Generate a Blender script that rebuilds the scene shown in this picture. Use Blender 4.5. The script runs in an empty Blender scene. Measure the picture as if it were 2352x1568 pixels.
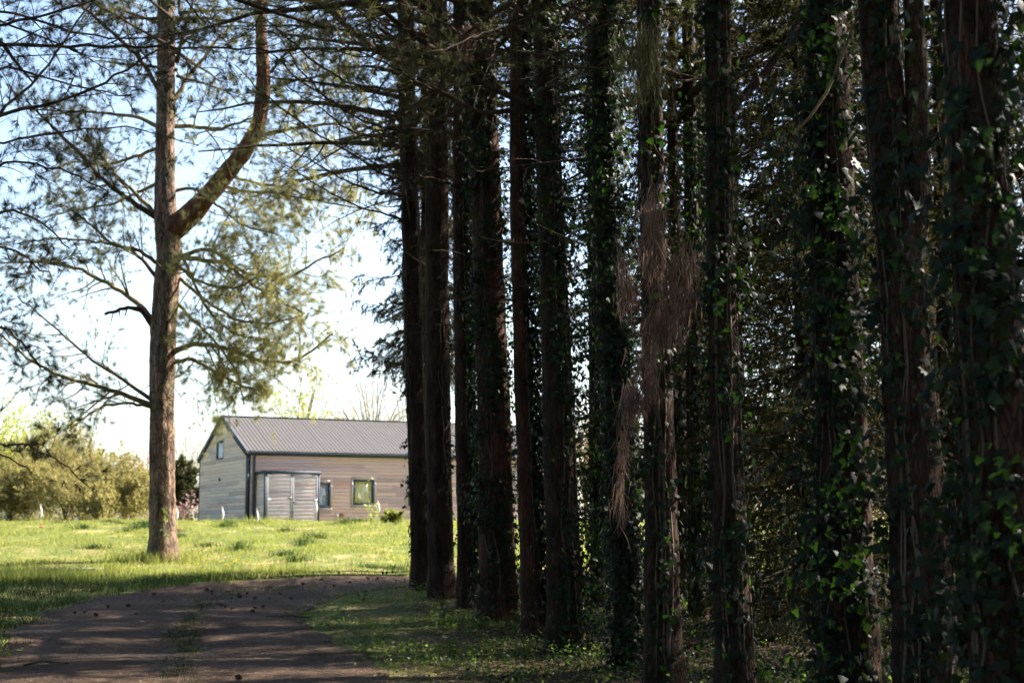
import bpy, math, random
import numpy as np
from mathutils import Vector, Matrix

# ------------------------------------------------------------------ camera
SC = bpy.context.scene
PITCH = math.atan(436 / 3500)
EYE = 1.5
cam_d = bpy.data.cameras.new('camera')
cam = bpy.data.objects.new('camera', cam_d)
SC.collection.objects.link(cam)
cam.location = (0, 0, EYE)
cam.rotation_euler = (math.pi / 2 + PITCH, 0, 0)
cam_d.sensor_width = 36
cam_d.lens = 36 * 3500 / 2352
cam_d.clip_start = 0.1
cam_d.clip_end = 6000
cam_d.dof.use_dof = True
cam_d.dof.focus_distance = 14.5
cam_d.dof.aperture_fstop = 2.8
SC.camera = cam

# ------------------------------------------------------------------ sky, sun, exposure
SUN_AZ, SUN_EL = math.radians(67), math.radians(41)
world = bpy.data.worlds.new('World')
SC.world = world
world.use_nodes = True
wn = world.node_tree
bgn = wn.nodes['Background']
sky = wn.nodes.new('ShaderNodeTexSky')
sky.sky_type = 'NISHITA'
sky.sun_disc = False
sky.sun_elevation = SUN_EL
sky.sun_rotation = SUN_AZ
sky.air_density = 1.0
sky.dust_density = 1.8
sky.ozone_density = 1.0
wn.links.new(sky.outputs[0], bgn.inputs[0])
bgn.inputs[1].default_value = 0.08
sun_d = bpy.data.lights.new('sun', 'SUN')
sun_d.energy = 5.0
sun_d.angle = math.radians(0.53)
sun_d.color = (1.0, 0.92, 0.80)
sun = bpy.data.objects.new('sun', sun_d)
SC.collection.objects.link(sun)
sdir = Vector((math.sin(SUN_AZ) * math.cos(SUN_EL), math.cos(SUN_AZ) * math.cos(SUN_EL), math.sin(SUN_EL)))
sun.rotation_euler = sdir.to_track_quat('Z', 'Y').to_euler()
sun.location = (30, 20, 40)
SC.view_settings.view_transform = 'Standard'
SC.view_settings.look = 'None'
SC.view_settings.exposure = 2.3
SC.view_settings.gamma = 1.0
SC.view_settings.use_curve_mapping = False
SC.cycles.max_bounces = 5
SC.cycles.transparent_max_bounces = 12
SC.cycles.diffuse_bounces = 2
SC.cycles.use_denoising = True
SC.cycles.use_adaptive_sampling = True
SC.cycles.adaptive_threshold = 0.03

rng = np.random.default_rng(7)
random.seed(7)
C = SC.collection

# ------------------------------------------------------------------ projection helpers
CP, SP = math.cos(PITCH), math.sin(PITCH)
def ray(px, py):
    a, u = (px - 1176) / 3500, -(py - 784) / 3500
    return np.array([a, CP - SP * u, SP + CP * u])
def P(px, py, Y):
    d = ray(px, py)
    return np.array([0, 0, EYE]) + d * (Y / d[1])

_gy = np.array([-60, 0, 12, 15, 19, 23, 28, 30, 32, 36, 44, 50, 54, 60, 3000.])
_gz = np.array([-.1, 0, 0, 0.0, .06, .19, .46, .60, .78, 1.08, 1.55, 1.80, 1.84, 1.82, 1.82])
_dy = np.linspace(-60, 120, 1801)
_dz = np.interp(_dy, _gy, _gz)
_k = np.hanning(25); _k /= _k.sum()
_dz = np.convolve(np.pad(_dz, 12, mode='edge'), _k, mode='valid')

def hash3(ix, iy, iz, seed):
    h = (ix * 374761393 + iy * 668265263 + iz * 2147483647 + seed * 1442695041) & 0xFFFFFFFF
    h = ((h ^ (h >> 13)) * 1274126177) & 0xFFFFFFFF
    h = (h ^ (h >> 16)) & 0xFFFF
    return h / 65535.0
def vnoise(x, y, z=0.0, seed=0):
    x, y, z = np.broadcast_arrays(np.asarray(x, float), np.asarray(y, float), np.asarray(z, float))
    ix, iy, iz = (np.floor(v).astype(np.int64) for v in (x, y, z))
    fx, fy, fz = x - ix, y - iy, z - iz
    fx, fy, fz = (f * f * (3 - 2 * f) for f in (fx, fy, fz))
    r = 0
    for a in (0, 1):
        for b in (0, 1):
            for c in (0, 1):
                w = (fx if a else 1 - fx) * (fy if b else 1 - fy) * (fz if c else 1 - fz)
                r = r + w * hash3(ix + a, iy + b, iz + c, seed)
    return r * 2 - 1

def gz(x, y):
    x = np.asarray(x, float); y = np.asarray(y, float)
    z = np.interp(y, _dy, _dz)
    near = np.clip((140 - np.abs(y)) / 60, 0, 1)
    return z + near * (.05 * vnoise(x * .45, y * .35, 0, 3) + .03 * vnoise(x * .9 + 5, y * .8, 0, 4)) * np.clip((y - 5) / 12, 0.3, 1)
def G(px, py):
    d = ray(px, py)
    t = 2.0
    while t < 90:
        p = np.array([0, 0, EYE]) + d * t
        if p[2] <= float(gz(p[0], p[1])):
            break
        t += .03
    p[2] = float(gz(p[0], p[1]))
    return p
def on_ground(px, Y):
    p = P(px, 1220, Y)
    return np.array([p[0], Y, float(gz(p[0], Y))])

# ------------------------------------------------------------------ object helpers
def tag(o, label=None, cat=None, group=None, kind=None):
    if label: o['label'] = label
    if cat: o['category'] = cat
    if group: o['group'] = group
    if kind: o['kind'] = kind
    return o
def empty(name, loc, rz=0, label=None, cat=None, group=None):
    o = bpy.data.objects.new(name, None)
    o.empty_display_size = .2
    C.objects.link(o)
    o.location = tuple(loc)
    o.rotation_euler = (0, 0, rz)
    return tag(o, label, cat, group)
def make_mesh(name, V, T, mat=None, smooth=False):
    V = np.asarray(V, np.float32).reshape(-1, 3)
    T = np.asarray(T, np.int32)
    k = T.shape[1]
    me = bpy.data.meshes.new(name)
    me.vertices.add(len(V)); me.vertices.foreach_set('co', V.ravel())
    me.loops.add(T.size); me.loops.foreach_set('vertex_index', T.ravel())
    me.polygons.add(len(T))
    me.polygons.foreach_set('loop_start', np.arange(0, T.size, k, dtype=np.int32))
    me.polygons.foreach_set('loop_total', np.full(len(T), k, np.int32))
    if smooth:
        me.polygons.foreach_set('use_smooth', np.ones(len(T), bool))
    me.update(calc_edges=True)
    if mat: me.materials.append(mat)
    return me
def link(name, me, parent=None, loc=None, kind=None, label=None):
    o = bpy.data.objects.new(name, me)
    C.objects.link(o)
    if parent is not None: o.parent = parent
    if loc is not None: o.location = tuple(loc)
    if kind: o['kind'] = kind
    if label: o['label'] = label
    return o
class Geo:
    """collects triangle / quad soups and links them as ONE mesh object"""
    def __init__(s): s.v = []; s.f = []; s.n = 0
    def add(s, V, F):
        V = np.asarray(V, float).reshape(-1, 3); F = np.asarray(F, np.int64)
        if F.shape[1] == 4:
            F = np.concatenate([F[:, [0, 1, 2]], F[:, [0, 2, 3]]])
        s.v.append(V); s.f.append(F + s.n); s.n += len(V)
        return s
    def box(s, a, b):
        x0, y0, z0 = a; x1, y1, z1 = b
        V = [(x0, y0, z0), (x1, y0, z0), (x1, y1, z0), (x0, y1, z0), (x0, y0, z1), (x1, y0, z1), (x1, y1, z1), (x0, y1, z1)]
        F = [(0, 3, 2, 1), (4, 5, 6, 7), (0, 1, 5, 4), (1, 2, 6, 5), (2, 3, 7, 6), (3, 0, 4, 7)]
        return s.add(V, F)
    def mesh(s, name, mat, smooth=False, off=None):
        V = np.concatenate(s.v); F = np.concatenate(s.f)
        if off is not None: V = V - np.asarray(off)
        return make_mesh(name, V, F, mat, smooth)
    def build(s, name, mat, parent=None, smooth=False, off=None, kind=None, label=None):
        return link(name, s.mesh(name, mat, smooth, off), parent, kind=kind, label=label)

def nrm(v):
    return v / np.maximum(np.linalg.norm(v, axis=-1, keepdims=True), 1e-9)
def tubes(geo, Pt, R, sides=4):
    """Pt (M,N,3), R (M,N)"""
    M, N, _ = Pt.shape
    if M == 0: return
    T = nrm(np.gradient(Pt, axis=1))
    mean = nrm(Pt[:, -1] - Pt[:, 0])
    ref = np.where(np.abs(mean[:, 2:3]) < .8, np.array([[0, 0, 1.]]), np.array([[1., 0, 0]]))[:, None, :]
    U = nrm(np.cross(T, ref)); W = np.cross(T, U)
    a = np.linspace(0, 2 * np.pi, sides, endpoint=False)
    V = Pt[:, :, None, :] + R[:, :, None, None] * (U[:, :, None, :] * np.cos(a)[None, None, :, None] + W[:, :, None, :] * np.sin(a)[None, None, :, None])
    m = np.arange(M)[:, None, None] * N * sides
    n = np.arange(N - 1)[None, :, None] * sides
    k = np.arange(sides)[None, None, :]; k2 = (k + 1) % sides
    F = np.stack([m + n + k, m + n + k2, m + n + sides + k2, m + n + sides + k], -1).reshape(-1, 4)
    geo.add(V.reshape(-1, 3), F)
def resample(pts, N):
    """Catmull-like resample of (n,k) rows to N rows"""
    pts = np.asarray(pts, float)
    d = np.r_[0, np.cumsum(np.linalg.norm(np.diff(pts[:, :3], axis=0), axis=1))]
    s = np.linspace(0, d[-1], N)
    lin = np.stack([np.interp(s, d, pts[:, k]) for k in range(pts.shape[1])], 1)
    w = max(1, int(N / len(pts) * .5))
    if w > 1 and N > 8:
        k = np.hanning(2 * w + 1); k /= k.sum()
        sm = np.stack([np.convolve(np.pad(lin[:, c], w, mode='reflect', reflect_type='odd'), k, mode='valid') for c in range(lin.shape[1])], 1)
        sm[0] = lin[0]; sm[-1] = lin[-1]
        return sm
    return lin
def sprout(Pt, R, k, t0, t1, frac, ang=(35, 65), up=0.0, curl=.15, N=5, flat=.4, rr=.45, taper=.25, minlen=0, absolute=None):
    """k children on every parent branch"""
    M, n, _ = Pt.shape
    if M == 0 or k == 0: return np.zeros((0, N, 3)), np.zeros((0, N))
    L = np.linalg.norm(np.diff(Pt, axis=1), axis=2).sum(1)
    t = (np.arange(k)[None, :] + rng.random((M, k))) / k * (t1 - t0) + t0
    ft = t * (n - 1); i = np.minimum(ft.astype(int), n - 2); f = (ft - i)[..., None]
    mi = np.arange(M)[:, None]
    pos = Pt[mi, i] * (1 - f) + Pt[mi, i + 1] * f
    T = nrm(Pt[mi, i + 1] - Pt[mi, i])
    rad = (R[mi, i] * (1 - f[..., 0]) + R[mi, i + 1] * f[..., 0])
    pos, T, rad, t = pos.reshape(-1, 3), T.reshape(-1, 3), rad.ravel(), t.ravel()
    q = rng.normal(size=pos.shape); q[:, 2] *= flat
    q = nrm(q - (q * T).sum(1, keepdims=True) * T)
    a = np.radians(rng.uniform(ang[0], ang[1], len(pos)))[:, None]
    d = np.cos(a) * T + np.sin(a) * q
    if absolute: ln = rng.uniform(absolute[0], absolute[1], len(pos))
    else: ln = np.repeat(L, k) * rng.uniform(frac[0], frac[1], len(pos)) * (1.15 - .7 * t)
    ln = np.maximum(ln, minlen)
    s = np.linspace(0, 1, N)[None, :, None]
    c = nrm(rng.normal(size=pos.shape)) * curl
    ln_ = ln[:, None, None]
    pts = pos[:, None, :] + d[:, None, :] * s * ln_ + c[:, None, :] * (s ** 2) * ln_ + np.array([0, 0, 1.]) * (up * rng.uniform(.5, 1.5, len(pos)))[:, None, None] * s ** 2 * ln_
    c2 = nrm(rng.normal(size=pos.shape)) * curl * .35
    pts += c2[:, None, :] * np.sin(s * 5) * ln_ * .5
    r0 = np.minimum(rad * rr, .03 + ln * .012)
    Rr = r0[:, None] * (1 - (1 - taper) * np.linspace(0, 1, N)[None, :])
    return pts, Rr
def tufts(geo, pos, dr, n=14, L=(.09, .15), w=.005, spread=(15, 75)):
    M = len(pos)
    if M == 0: return
    dr = nrm(dr)
    q = nrm(np.cross(np.repeat(dr[:, None], n, 1), nrm(rng.normal(size=(M, n, 3)))))
    a = np.radians(rng.uniform(spread[0], spread[1], (M, n)))[..., None]
    D = np.cos(a) * dr[:, None] + np.sin(a) * q
    ln = rng.uniform(L[0], L[1], (M, n))[..., None]
    side = nrm(np.cross(D, rng.normal(size=(M, n, 3)))) * w * .5
    b = pos[:, None] + dr[:, None] * (rng.random((M, n, 1)) - .6) * .06
    V = np.stack([b - side, b + side, b + D * ln], 2).reshape(-1, 3)
    geo.add(V, np.arange(len(V)).reshape(-1, 3))
def tuft_on(geo, Pt, k=2, t0=.5, **kw):
    """tufts at the ends and along the last stretch of twigs"""
    M, n, _ = Pt.shape
    e = Pt[:, -1]; d = Pt[:, -1] - Pt[:, -2]
    pos = [e]; dr = [d]
    for _ in range(k - 1):
        t = rng.uniform(t0, .95, M) * (n - 1); i = np.minimum(t.astype(int), n - 2); f = (t - i)[:, None]
        mi = np.arange(M)
        pos.append(Pt[mi, i] * (1 - f) + Pt[mi, i + 1] * f)
        dr.append(Pt[mi, i + 1] - Pt[mi, i] + rng.normal(size=(M, 3)) * .02)
    tufts(geo, np.concatenate(pos), np.concatenate(dr), **kw)

# ------------------------------------------------------------------ materials
def mat(name):
    m = bpy.data.materials.new(name); m.use_nodes = True
    nt = m.node_tree
    return m, nt, nt.nodes['Principled BSDF'], nt.nodes['Material Output']
def N_(nt, t, **kw):
    n = nt.nodes.new(t)
    for k, v in kw.items(): setattr(n, k, v)
    return n
def noise_node(nt, scale, detail=4, rough=.6, vec=None, stretch=None, coord='Object'):
    tc = N_(nt, 'ShaderNodeTexCoord'); src = tc.outputs[coord]
    if stretch:
        mp = N_(nt, 'ShaderNodeMapping'); mp.inputs['Scale'].default_value = stretch
        nt.links.new(src, mp.inputs[0]); src = mp.outputs[0]
    n = N_(nt, 'ShaderNodeTexNoise'); n.inputs['Scale'].default_value = scale
    n.inputs['Detail'].default_value = detail; n.inputs['Roughness'].default_value = rough
    nt.links.new(src, n.inputs['Vector'])
    return n
def ramp(nt, fac, stops):
    r = N_(nt, 'ShaderNodeValToRGB')
    e = r.color_ramp.elements
    while len(e) < len(stops): e.new(.5)
    for el, (p, c) in zip(e, stops): el.position = p; el.color = (*c, 1)
    nt.links.new(fac, r.inputs[0])
    return r
def bump(nt, h, strength, dist, bsdf):
    b = N_(nt, 'ShaderNodeBump'); b.inputs['Strength'].default_value = strength; b.inputs['Distance'].default_value = dist
    nt.links.new(h, b.inputs['Height']); nt.links.new(b.outputs[0], bsdf.inputs['Normal'])
    return b
def solid(name, col, rough=.6, metal=0, spec=.4, var=.0, scale=6):
    m, nt, b, o = mat(name)
    b.inputs['Roughness'].default_value = rough; b.inputs['Metallic'].default_value = metal
    b.inputs['Specular IOR Level'].default_value = spec
    n = noise_node(nt, scale)
    c0 = tuple(c * (1 - var) for c in col); c1 = tuple(min(1, c * (1 + var)) for c in col)
    r = ramp(nt, n.outputs[0], [(.3, c0), (.7, c1)])
    nt.links.new(r.outputs[0], b.inputs['Base Color'])
    return m
def bark(name, dark, light, scale=1.0, disp=.02):
    m, nt, b, o = mat(name)
    b.inputs['Roughness'].default_value = .9; b.inputs['Specular IOR Level'].default_value = .15
    n1 = noise_node(nt, 9 * scale, 6, .65, stretch=(1, 1, .28))
    n2 = noise_node(nt, 2.0, 3, .5)
    tc = N_(nt, 'ShaderNodeTexCoord'); mp = N_(nt, 'ShaderNodeMapping'); mp.inputs['Scale'].default_value = (1, 1, .3)
    nt.links.new(tc.outputs['Object'], mp.inputs[0])
    vo = N_(nt, 'ShaderNodeTexVoronoi'); vo.feature = 'DISTANCE_TO_EDGE'; vo.inputs['Scale'].default_value = 22 * scale
    add = N_(nt, 'ShaderNodeVectorMath', operation='ADD'); mul = N_(nt, 'ShaderNodeVectorMath', operation='SCALE'); mul.inputs['Scale'].default_value = .07
    nt.links.new(n1.outputs['Color'], mul.inputs[0]); nt.links.new(mp.outputs[0], add.inputs[0]); nt.links.new(mul.outputs[0], add.inputs[1])
    nt.links.new(add.outputs[0], vo.inputs['Vector'])
    r = ramp(nt, n1.outputs[0], [(.3, dark), (.72, light)])
    rv = ramp(nt, vo.outputs['Distance'], [(0, (.45, .4, .4)), (.12, (1, 1, 1))])
    mx = N_(nt, 'ShaderNodeMix', data_type='RGBA', blend_type='MULTIPLY'); mx.inputs[0].default_value = .8
    nt.links.new(r.outputs[0], mx.inputs[6]); nt.links.new(rv.outputs[0], mx.inputs[7])
    r2 = ramp(nt, n2.outputs[0], [(.35, (.75, .8, .72)), (.65, (1.15, 1.0, .95))])
    mx2 = N_(nt, 'ShaderNodeMix', data_type='RGBA', blend_type='MULTIPLY'); mx2.inputs[0].default_value = 1
    nt.links.new(mx.outputs[2], mx2.inputs[6]); nt.links.new(r2.outputs[0], mx2.inputs[7])
    nt.links.new(mx2.outputs[2], b.inputs['Base Color'])
    ad = N_(nt, 'ShaderNodeMath', operation='MINIMUM'); ad.inputs[1].default_value = .15
    nt.links.new(vo.outputs['Distance'], ad.inputs[0])
    ad2 = N_(nt, 'ShaderNodeMath', operation='MULTIPLY_ADD'); ad2.inputs[1].default_value = 4.0
    nt.links.new(ad.outputs[0], ad2.inputs[0]); nt.links.new(n1.outputs[0], ad2.inputs[2])
    bump(nt, ad2.outputs[0], .9, disp, b)
    return m
def leafm(name, cols, trans, tf=.5, rough=.6, spec=.3):
    """leaf / needle / grass: diffuse + translucent, varied per piece"""
    m, nt, b, o = mat(name)
    b.inputs['Roughness'].default_value = rough; b.inputs['Specular IOR Level'].default_value = spec
    g = N_(nt, 'ShaderNodeNewGeometry')
    n = noise_node(nt, 1.3, 2)
    ad = N_(nt, 'ShaderNodeMath', operation='MULTIPLY_ADD'); ad.inputs[1].default_value = .55
    sb = N_(nt, 'ShaderNodeMath', operation='MULTIPLY'); sb.inputs[1].default_value = .45
    nt.links.new(n.outputs[0], sb.inputs[0])
    nt.links.new(g.outputs['Random Per Island'], ad.inputs[0]); nt.links.new(sb.outputs[0], ad.inputs[2])
    st = [(i / (len(cols) - 1) * .8 + .1, c) for i, c in enumerate(cols)]
    r = ramp(nt, ad.outputs[0], st)
    nt.links.new(r.outputs[0], b.inputs['Base Color'])
    t = N_(nt, 'ShaderNodeBsdfTranslucent')
    st2 = [(i / (len(trans) - 1) * .8 + .1, c) for i, c in enumerate(trans)]
    rt = ramp(nt, ad.outputs[0], st2)
    nt.links.new(rt.outputs[0], t.inputs[0])
    mx = N_(nt, 'ShaderNodeMixShader'); mx.inputs[0].default_value = tf
    nt.links.new(b.outputs[0], mx.inputs[1]); nt.links.new(t.outputs[0], mx.inputs[2]); nt.links.new(mx.outputs[0], o.inputs[0])
    return m

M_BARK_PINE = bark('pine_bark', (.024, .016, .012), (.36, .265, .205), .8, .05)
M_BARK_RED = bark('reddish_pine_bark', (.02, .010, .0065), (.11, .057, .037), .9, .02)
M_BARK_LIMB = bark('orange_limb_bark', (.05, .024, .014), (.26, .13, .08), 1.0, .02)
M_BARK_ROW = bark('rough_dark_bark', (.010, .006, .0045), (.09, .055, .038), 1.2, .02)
M_TWIG = bark('twig_bark', (.03, .022, .016), (.11, .08, .055), 2, .003)
M_TWIG_LICHEN = bark('lichen_twig_bark', (.10, .08, .04), (.30, .25, .13), 2, .003)
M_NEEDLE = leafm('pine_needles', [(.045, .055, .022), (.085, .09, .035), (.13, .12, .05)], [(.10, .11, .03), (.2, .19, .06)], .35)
M_NEEDLE_BACKLIT = leafm('backlit_pine_needles', [(.09, .10, .04), (.165, .16, .065), (.25, .225, .10)], [(.30, .30, .10), (.50, .46, .18)], .5)  # paler needle copy, the sun's glow from behind put into the colour
M_NEEDLE_SHADED = leafm('shaded_pine_needles', [(.014, .018, .012), (.028, .034, .018), (.05, .048, .022)], [(.05, .06, .02), (.1, .1, .03)], .3)  # darker needle copy, shade on the reaching branches put into the colour
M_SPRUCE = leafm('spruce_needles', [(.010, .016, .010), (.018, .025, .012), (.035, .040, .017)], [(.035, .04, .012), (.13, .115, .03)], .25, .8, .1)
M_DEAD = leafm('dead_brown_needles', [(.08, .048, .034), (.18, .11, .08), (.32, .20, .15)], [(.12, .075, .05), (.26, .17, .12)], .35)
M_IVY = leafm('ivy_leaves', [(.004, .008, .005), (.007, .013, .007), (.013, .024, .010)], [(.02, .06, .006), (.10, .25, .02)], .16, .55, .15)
M_WEED = leafm('weed_leaves', [(.013, .03, .008), (.028, .055, .013), (.06, .095, .022)], [(.08, .18, .015), (.28, .38, .05)], .45, .5, .4)
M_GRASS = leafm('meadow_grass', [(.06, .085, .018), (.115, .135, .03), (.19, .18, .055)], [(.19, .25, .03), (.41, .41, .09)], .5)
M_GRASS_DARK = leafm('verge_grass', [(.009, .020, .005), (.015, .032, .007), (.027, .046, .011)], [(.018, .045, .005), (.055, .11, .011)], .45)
M_LITTER = leafm('needle_litter', [(.04, .023, .013), (.085, .05, .03), (.19, .115, .075)], [(.05, .03, .02), (.1, .06, .04)], .1)
M_BUSH_Y = leafm('yellow_green_leaves', [(.16, .19, .03), (.24, .27, .05), (.32, .34, .08)], [(.4, .46, .07), (.6, .62, .16)], .5)
M_BUSH_O = leafm('olive_shrub_leaves', [(.17, .15, .065), (.27, .24, .10), (.37, .33, .15)], [(.26, .24, .06), (.44, .38, .12)], .45)
M_BLOSSOM = leafm('pink_blossom', [(.36, .2, .22), (.5, .32, .34)], [(.45, .26, .28), (.55, .36, .38)], .4)
M_BUD = leafm('pale_buds', [(.35, .22, .14), (.5, .38, .26)], [(.5, .35, .22), (.6, .45, .3)], .4)
M_IVYSTEM = solid('ivy_stem', (.10, .075, .05), .9, var=.3)

# ground material
def ground_mat():
    m, nt, b, o = mat('grassy_ground')
    b.inputs['Roughness'].default_value = .95; b.inputs['Specular IOR Level'].default_value = .1
    n1 = noise_node(nt, 1.1, 5, .65, stretch=(1, .6, 1)); n2 = noise_node(nt, 14, 5, .7)
    r1 = ramp(nt, n1.outputs[0], [(.35, (.075, .10, .025)), (.52, (.13, .145, .04)), (.64, (.30, .23, .12))])
    r2 = ramp(nt, n2.outputs[0], [(.3, (.55, .55, .55)), (.7, (1.25, 1.25, 1.2))])
    mx = N_(nt, 'ShaderNodeMix', data_type='RGBA', blend_type='MULTIPLY'); mx.inputs[0].default_value = 1
    nt.links.new(r1.outputs[0], mx.inputs[6]); nt.links.new(r2.outputs[0], mx.inputs[7])
    # leaf litter soil under the wood (right of the line of trees)
    tc = N_(nt, 'ShaderNodeTexCoord'); sx = N_(nt, 'ShaderNodeSeparateXYZ'); nt.links.new(tc.outputs['Object'], sx.inputs[0])
    # s = x*0.9 - (y-29)*-... wood where y < 29.5 and x > -2.5-ish
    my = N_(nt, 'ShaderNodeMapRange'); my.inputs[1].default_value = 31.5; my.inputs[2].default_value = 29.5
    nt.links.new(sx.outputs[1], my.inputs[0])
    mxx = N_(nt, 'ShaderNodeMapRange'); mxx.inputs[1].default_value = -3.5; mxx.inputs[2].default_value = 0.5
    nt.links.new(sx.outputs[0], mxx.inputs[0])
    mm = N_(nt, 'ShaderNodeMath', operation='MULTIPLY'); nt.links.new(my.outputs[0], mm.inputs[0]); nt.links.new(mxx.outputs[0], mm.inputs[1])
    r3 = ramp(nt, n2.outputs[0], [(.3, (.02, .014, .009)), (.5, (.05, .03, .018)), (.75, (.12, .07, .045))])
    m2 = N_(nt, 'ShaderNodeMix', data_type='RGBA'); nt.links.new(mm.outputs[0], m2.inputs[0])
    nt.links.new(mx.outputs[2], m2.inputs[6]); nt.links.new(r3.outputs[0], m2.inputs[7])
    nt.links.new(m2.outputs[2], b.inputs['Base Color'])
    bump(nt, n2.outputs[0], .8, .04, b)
    return m
def track_mat():
    m, nt, b, o = mat('needle_strewn_gravel')
    b.inputs['Roughness'].default_value = .95; b.inputs['Specular IOR Level'].default_value = .15
    n1 = noise_node(nt, 1.6, 5, .6); n2 = noise_node(nt, 38, 4, .75)
    r1 = ramp(nt, n1.outputs[0], [(.35, (.036, .022, .013)), (.65, (.10, .064, .041))])
    r2 = ramp(nt, n2.outputs[0], [(.3, (.45, .42, .4)), (.55, (1, 1, 1)), (.8, (1.7, 1.65, 1.6))])
    mx = N_(nt, 'ShaderNodeMix', data_type='RGBA', blend_type='MULTIPLY'); mx.inputs[0].default_value = 1
    nt.links.new(r1.outputs[0], mx.inputs[6]); nt.links.new(r2.outputs[0], mx.inputs[7])
    nt.links.new(mx.outputs[2], b.inputs['Base Color'])
    bump(nt, n2.outputs[0], .9, .025, b)
    return m
def wood_mat(name, c):
    m, nt, b, o = mat(name)
    b.inputs['Roughness'].default_value = .9; b.inputs['Specular IOR Level'].default_value = .05
    oi = N_(nt, 'ShaderNodeObjectInfo')
    tc = N_(nt, 'ShaderNodeTexCoord'); mp = N_(nt, 'ShaderNodeMapping'); mp.inputs['Scale'].default_value = (1.2, 1.2, 18)
    g = N_(nt, 'ShaderNodeNewGeometry'); nt.links.new(g.outputs['Position'], mp.inputs[0])
    n = N_(nt, 'ShaderNodeTexNoise'); n.inputs['Scale'].default_value = 1.5; n.inputs['Detail'].default_value = 6
    nt.links.new(mp.outputs[0], n.inputs['Vector'])
    r = ramp(nt, n.outputs[0], [(.3, tuple(v * .88 for v in c)), (.7, tuple(min(1, v * 1.1) for v in c))])
    ro = ramp(nt, oi.outputs['Random'], [(0, (.72, .70, .72)), (.3, (.95, .93, .95)), (.6, (1.05, 1.0, .96)), (.85, (1.12, 1.08, 1.0)), (1, (.95, .78, .68))])
    mx = N_(nt, 'ShaderNodeMix', data_type='RGBA', blend_type='MULTIPLY'); mx.inputs[0].default_value = 1
    nt.links.new(r.outputs[0], mx.inputs[6]); nt.links.new(ro.outputs[0], mx.inputs[7])
    nt.links.new(mx.outputs[2], b.inputs['Base Color'])
    bump(nt, n.outputs[0], .4, .004, b)
    return m
M_GROUND, M_TRACK = ground_mat(), track_mat()
M_CEDAR = wood_mat('pink_cedar', (.56, .41, .36))  # pinker boards for the front and the far gable
M_CEDAR_GREY = wood_mat('grey_cedar', (.54, .46, .385))  # greyer boards for the near gable and the annex side
M_DOORWOOD = wood_mat('door_cedar', (.47, .41, .42))
M_TRIM = solid('anthracite_metal', (.045, .06, .08), .6, spec=.15, var=.1)
M_WINTRIM = solid('pale_timber_trim', (.42, .34, .30), .8, var=.08)
M_STILE = solid('grey_door_stile', (.20, .195, .21), .9, spec=.0, var=.06)
M_ROOF = solid('taupe_metal_roof', (.085, .08, .08), .9, 0, .08, var=.06, scale=1)
M_STEEL = solid('pale_steel', (.62, .66, .66), .35, var=.05)
M_BLACK = solid('black_metal', (.02, .02, .025), .4)
M_YELLOW = solid('yellow_curtain', (.66, .52, .17), .9, var=.2, scale=3)
M_WHITECLOTH = solid('white_curtain', (.8, .84, .9), .9, var=.12, scale=3)
M_LACE = solid('grey_lace_curtain', (.34, .34, .38), .9, var=.4, scale=18)
M_DARKROOM = solid('dark_interior', (.03, .03, .035), .9)
def glass_mat():
    m, nt, b, o = mat('window_glass')
    g = N_(nt, 'ShaderNodeBsdfGlossy'); g.inputs['Roughness'].default_value = .03
    t = N_(nt, 'ShaderNodeBsdfTransparent'); t.inputs[0].default_value = (.93, .96, .97, 1)
    mx = N_(nt, 'ShaderNodeMixShader'); mx.inputs[0].default_value = .1
    nt.links.new(t.outputs[0], mx.inputs[1]); nt.links.new(g.outputs[0], mx.inputs[2]); nt.links.new(mx.outputs[0], o.inputs[0])
    return m
M_GLASS = glass_mat()
M_STONE = solid('lichened_limestone', (.20, .155, .075), .95, var=.5, scale=9)
M_SLAB = solid('grey_slab', (.22, .22, .20), .9, var=.25, scale=9)
M_PEBBLE = solid('brown_gravel_stone', (.10, .08, .062), .9, var=.35, scale=30)
M_CONE = solid('pine_cone_scales', (.075, .045, .03), .85, var=.4, scale=30)
M_PETAL_Y = solid('yellow_petals', (.75, .55, .03), .6)
M_PETAL_P = solid('pink_petals', (.7, .15, .28), .6)
M_WHITE = solid('white_plume', (.78, .72, .62), .8, var=.1)
M_TAN = solid('terracotta_disc', (.30, .12, .07), .7)

# ------------------------------------------------------------------ ground sheet and track
def grid_sheet(xs, ys, zf):
    X, Y = np.meshgrid(xs, ys)
    Z = zf(X, Y)
    V = np.stack([X, Y, Z], -1).reshape(-1, 3)
    nx, ny = len(xs), len(ys)
    i = np.arange(nx - 1)[None, :] + np.arange(ny - 1)[:, None] * nx
    F = np.stack([i, i + 1, i + nx + 1, i + nx], -1).reshape(-1, 4)
    return V, F
def axis(a, b, step, far, grow=1.35):
    c = list(np.arange(a, b + 1e-6, step)); s = step
    while c[-1] < far: s *= grow; c.append(c[-1] + s)
    s = step
    while c[0] > -far: s *= grow; c.insert(0, c[0] - s)
    return np.array(c)
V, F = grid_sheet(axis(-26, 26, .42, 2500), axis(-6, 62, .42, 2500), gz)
ground = link('ground', make_mesh('ground', V, F, M_GROUND, True), kind='structure')

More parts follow.
